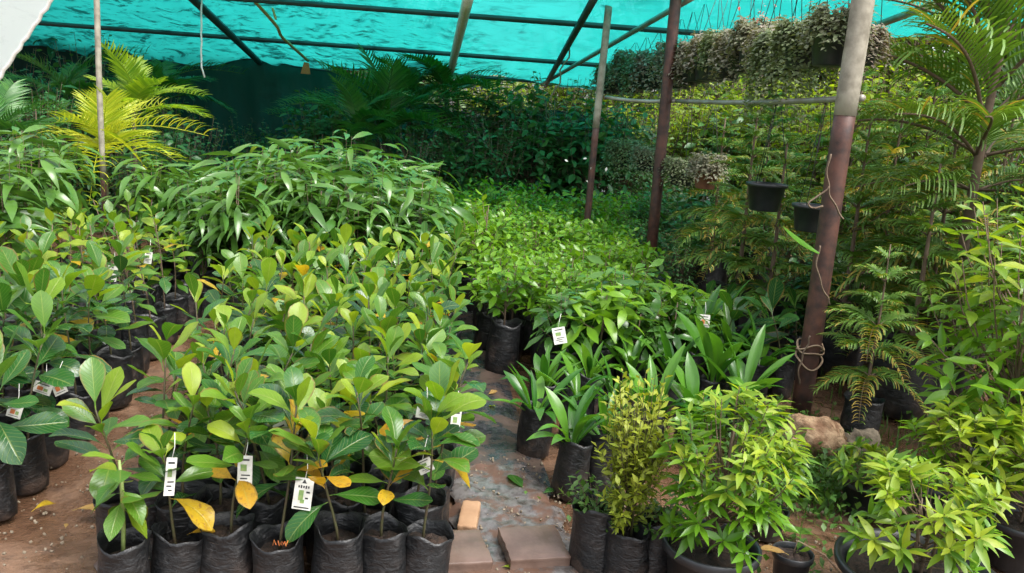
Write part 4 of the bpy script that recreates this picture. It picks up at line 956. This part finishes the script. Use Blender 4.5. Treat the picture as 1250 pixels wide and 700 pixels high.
slab((.15, 2.76, .045), .225, .215, .05, .25, M_slab, 'square brown paving slab lying on the wet path', tilt=(.05, 0))
slab((-.12, 2.70, .04), .20, .23, .05, .28, M_slab, 'brown slab pushed against the end bag of the front row', tilt=(.0, .03))
slab((-.10, 2.955, .035), .075, .21, .055, -.03, M_brick, 'narrow sandy brick behind the brown slab', 'brick')
def rock(c, r, seed, mat, label):
    q = np.random.RandomState(seed); ph = q.uniform(0, 6.28, 9); n = 18
    th = np.linspace(0, 2 * np.pi, 2 * n + 1); fi = np.linspace(.02, np.pi - .02, n); TH, FI = np.meshgrid(th, fi)
    x, y, z = np.sin(FI) * np.cos(TH), np.sin(FI) * np.sin(TH), np.cos(FI)
    w = 1 + .14 * np.sin(3 * x + ph[0] + 2 * y) + .12 * np.sin(4 * y + ph[1] + 3 * z) + .11 * np.sin(7 * x + 5 * z + ph[2]) + .07 * np.sin(11 * y + 9 * x + ph[3]) + .04 * np.sin(19 * z + 13 * x + ph[4])
    V = np.stack([x * w * r[0], y * w * r[1], z * w * r[2]], -1).reshape(-1, 3)
    ob('rock', MB().add(V, grid_faces(n, 2 * n + 1)).mesh('rock', mat), loc=c, label=label, cat='rock', group='rocks at the post foot')
b = at(997, 537, 3.95); rock(b, (.15, .11, .11), 3, M_rock, 'sandy-orange lumpy rock at the foot of the grey-topped post')
b2 = at(1048, 545, 4.0); rock(b2, (.085, .08, .095), 8, M_rock2, 'smaller grey rock beside the sandy-orange one')
for (bb, sx) in ((b, .13), (b2, .08)):
    rock((bb[0], bb[1] + .02, bb[2] / 2 - .05), (sx, .12, bb[2] / 2 + .02), 12, M_rock2, 'mossy stone carrying the ' + ('sandy-orange rock' if bb is b else 'smaller grey rock'))

# ------------------------------------------------------------------ weeds, fallen leaves
g = np.random.RandomState(101)
blade = leaf_T(.14, .008, LANC, 4, 2, fold=.4, curl=1.0, rng=g); fr = []; ti = []
for cx, cy, n, sp in ((1.47, 3.55, 130, .13), (1.42, 4.1, 110, .2), (1.3, 3.9, 80, .18), (1.75, 3.7, 60, .15), (1.9, 4.2, 90, .25), (1.15, 3.35, 90, .14), (2.2, 3.9, 160, .3), (1.6, 5.2, 160, .4)):
    for i in range(n):
        a = g.uniform(0, 6.28); fr.append(frame((cx + g.normal(0, sp), cy + g.normal(0, sp), -.01), (math.cos(a) * .5, math.sin(a) * .5, 1), (math.cos(a), math.sin(a), .3), g.uniform(.4, 1.0))); ti.append(g.rand())
m = MB().scatter(blade, fr, ti)
T_w = [leaf_T(.035, .022, ELLI, 2, 2, fold=.2, curl=.3, rng=g)]; fr = []; ti = []
for cx, cy, n, sp in ((1.45, 3.5, 900, .16), (1.45, 4.15, 1100, .2), (1.3, 3.75, 700, .16), (.42, 3.1, 60, .08), (1.2, 3.0, 160, .2), (1.85, 3.8, 300, .3)):
    for i in range(n):
        fr.append(frame((cx + g.normal(0, sp), cy + g.normal(0, sp), abs(g.normal(0, .06))), g.normal(0, 1, 3) + [0, 0, .3], (0, 0, 1), g.uniform(.7, 1.4))); ti.append(g.rand())
m.scatter(T_w[0], fr, ti)
ob('undergrowth', m.mesh('undergrowth', M_weed), label='low grass and weeds growing round the rocks and post foot', kind='stuff')
peb = boxq((0, 0, 0), (.008, .007, .005)); fr = []; ti = []
for i in range(1100):
    k = g.randint(4); x, y = ((g.uniform(-.15, .45), g.uniform(2.4, 3.6)), (g.uniform(.2, .7), g.uniform(2.5, 3.6)), (g.uniform(-1.9, -1.2), g.uniform(2.3, 3.8)), (g.uniform(.9, 1.9), g.uniform(2.5, 3.6)))[k]
    fr.append(frame((x, y, .014 + .008 * (k == 0)), g.normal(0, 1, 3), g.normal(0, 1, 3), g.uniform(.4, 1.5))); ti.append(g.rand())
ob('grit', MB().scatter(peb, fr, ti).mesh('grit', M_rock2), label='loose grit and crumbs of brick on the muddy ground', kind='stuff')
FL = 'fallen leaves on the ground'
for i, (x, y, key, s, a, lb) in enumerate((
        (88, 622, 'dead', .75, .3, 'large curled brown fallen leaf in the middle of the muddy aisle'), (38, 624, 'yellow', .55, 1.2, 'narrow ochre fallen leaf at the foot of the dark seedling bags'),
        (640, 598, 'mid', .75, 2.0, 'green fallen leaf lying on the wet grey film'), (660, 603, 'dark', .5, .6, 'small dark green fallen leaf on the reddish mud by the path'),
        (595, 482, 'dead', .4, .9, 'small tan fallen leaf on the black ground cloth far up the path'), (606, 497, 'young', .3, 2.4, 'tiny pale fallen leaf on the black ground cloth'),
        (1000, 655, 'mid', .7, 2.8, 'green fallen leaf on red earth behind the small pot'), (612, 692, 'young', .22, .2, 'tiny bright green leaf at the corner of the paving slab'),
        (80, 645, 'dead', .18, 2, 'tiny brown leaf scrap in the muddy aisle near the film'), (228, 652, 'yellow', .45, .5, 'orange leaf lying on the soil of a front-row bag'))):
    b = gnd(x, y, .03 if y != 652 else .235)
    o = thing('fallen_leaf', b, lb, 'leaf', FL); ob('blade', BROAD[key][i % 6], o, M=frame((0, 0, 0), (math.cos(a), math.sin(a), .08), (0.1, -.1, 1), s))

# ------------------------------------------------------------------ printed tags
CARD_T = leaf_T(1.0, .55, [1, 1, 1, 1, 1], 4, 4, fold=.0, curl=.12)
def tag(x, y, Y, w, h, rot, label, kind=0, yaw=0.0, z=None):
    """white card hanging by a thread; rot leans it in the picture plane"""
    c = at(x, y, Y); t = thing('plant_tag', c, label, 'tag', 'printed plant tags')
    R_ = np.array(Matrix.Rotation(yaw, 3, 'Z') @ Matrix.Rotation(math.radians(-14), 3, 'X') @ Matrix.Rotation(rot, 3, 'Y'))
    Mc = np.eye(4); Mc[:3, :3] = R_
    card = ob('card', MB().add(*boxq((0, 0, 0), (w, .0015, h))).mesh('card', M_card, smooth=False), t, M=Mc)
    def part(nm, bx, sz, mat):
        return ob(nm, MB().add(*boxq((0, 0, 0), sz)).mesh(nm, mat, smooth=False), card, loc=bx)
    f = -.0014
    if kind == 0:
        v = np.array([(-.13 * w, 0, -.05 * h), (.13 * w, 0, -.05 * h), (.02 * w, 0, .07 * h), (-.02 * w, 0, .07 * h)]); ob('emblem', MB().add(v, np.array([[0, 1, 2, 3]])).mesh('emblem', M_ink), card, loc=(0, f, .38 * h))
        for i in range(5): part('lettering', (-.26 * w + i * .13 * w, f, .22 * h), (.08 * w, .0006, .07 * h * (1 + .4 * (i % 2))), M_ink)
        part('picture', (-.10 * w, f, -.05 * h), (.26 * w, .0006, .32 * h), M_inkg); part('picture', (.0 * w, f * 1.1, -.24 * h), (.22 * w, .0006, .12 * h), M_inko if False else M_inkg)
        part('lettering', (.26 * w, f, .06 * h), (.20 * w, .0006, .06 * h), M_ink); part('lettering', (.22 * w, f, -.13 * h), (.16 * w, .0006, .05 * h), M_ink)
        part('lettering', (0, f, -.43 * h), (.8 * w, .0006, .04 * h), M_ink)
    elif kind == 1:
        part('lettering', (0, f, .36 * h), (.62 * w, .0006, .06 * h), M_ink); part('picture', (-.08 * w, f, .10 * h), (.42 * w, .0006, .22 * h), M_inkg)
        for i in range(3): part('lettering', (.06 * w * (-1) ** i, f, (-.14 - i * .11) * h), ((.6 - .12 * i) * w, .0006, .04 * h), M_ink)
    else:
        part('picture', (-.12 * w, f, -.06 * h), (.32 * w, .0006, .34 * h), M_inko); part('picture', (.2 * w, f, -.1 * h), (.22 * w, .0006, .26 * h), M_inkg); part('lettering', (0, f, .33 * h), (.66 * w, .0006, .07 * h), M_ink); part('lettering', (0, f, -.36 * h), (.7 * w, .0006, .04 * h), M_ink)
    ob('thread', MB().add(*tube([R_ @ np.array((0, 0, h * .46)), R_ @ np.array((.004, 0, h * .5)) + [0, .01, .03], (.0, .035, h * .5 + .07)], .0012, 4)).mesh('thread', M_rope), t)
for a in ((208, 582, 2.30, .030, .115, .12, 'narrow white tag hanging upright on the second seedling of the front row', 1, .5),
          (299, 575, 2.38, .050, .095, -.12, 'crumpled black-and-white tag under a yellow leaf in the front row', 1, -.2),
          (370, 603, 2.34, .058, .098, .06, 'white tag with emblem, green picture and lettering hanging above a dusty bag', 0, 0),
          (518, 504, 2.62, .055, .040, .1, 'small white tag half hidden behind olive leaves near the path', 1, 0),
          (556, 516, 2.75, .036, .095, .12, 'tall white tag on the seedling closest to the path', 1, .3),
          (519, 569, 2.48, .050, .045, -.5, 'tilted white tag on the last front-row seedling before the path', 1, 0),
          (486, 553, 2.55, .050, .085, .25, 'dark printed tag in shadow between two front-row seedlings', 0, 0),
          (346, 530, 2.55, .045, .080, -.5, 'orange-printed tag in shadow behind the front row', 2, 0),
          (361, 514, 2.62, .035, .085, .1, 'narrow orange-edged tag beside the orange-printed one', 2, 0),
          (52, 474, 3.10, .075, .045, .25, 'cream tag lying flat on the dark seedlings', 2, 0), (72, 473, 3.12, .055, .06, -.5, 'white tag crossing the cream tag on the dark seedlings', 2, 0),
          (18, 502, 2.85, .055, .05, .2, 'cream tag near the picture edge above the dark bags', 2, 0),
          (137, 334, 4.40, .055, .085, .05, 'white tag hanging from a bare stem above the aisle bags', 0, 0), (181, 315, 4.75, .045, .07, .05, 'small white tag with one dark letter among lime-green leaves', 1, 0),
          (860, 392, 4.75, .062, .075, .02, 'white tag with a red-orange picture near the grey-topped post', 2, 0), (683, 410, 4.30, .07, .09, -.25, 'bent white tag among the wavy-leaved plants', 1, 0)):
    tag(*a)
# orange scrawl on the dusty bag
P0 = at(345, 664, 2.285); sc = MB()
for pts in (((-.030, -.008), (-.026, .010), (-.020, -.006), (-.014, .010), (-.010, -.008)), ((-.006, .0), (-.002, .009), (.003, .0), (-.002, -.008), (-.006, .0)), ((.006, .008), (.010, -.008), (.016, .012))):
    sc.add(*tube([P0 + np.array([a, .0, b_]) for a, b_ in pts], .0016, 4))
ob('bag_scrawl', sc.mesh('bag_scrawl', M_inko), label='orange handwritten scrawl on a dusty front-row bag', cat='writing')
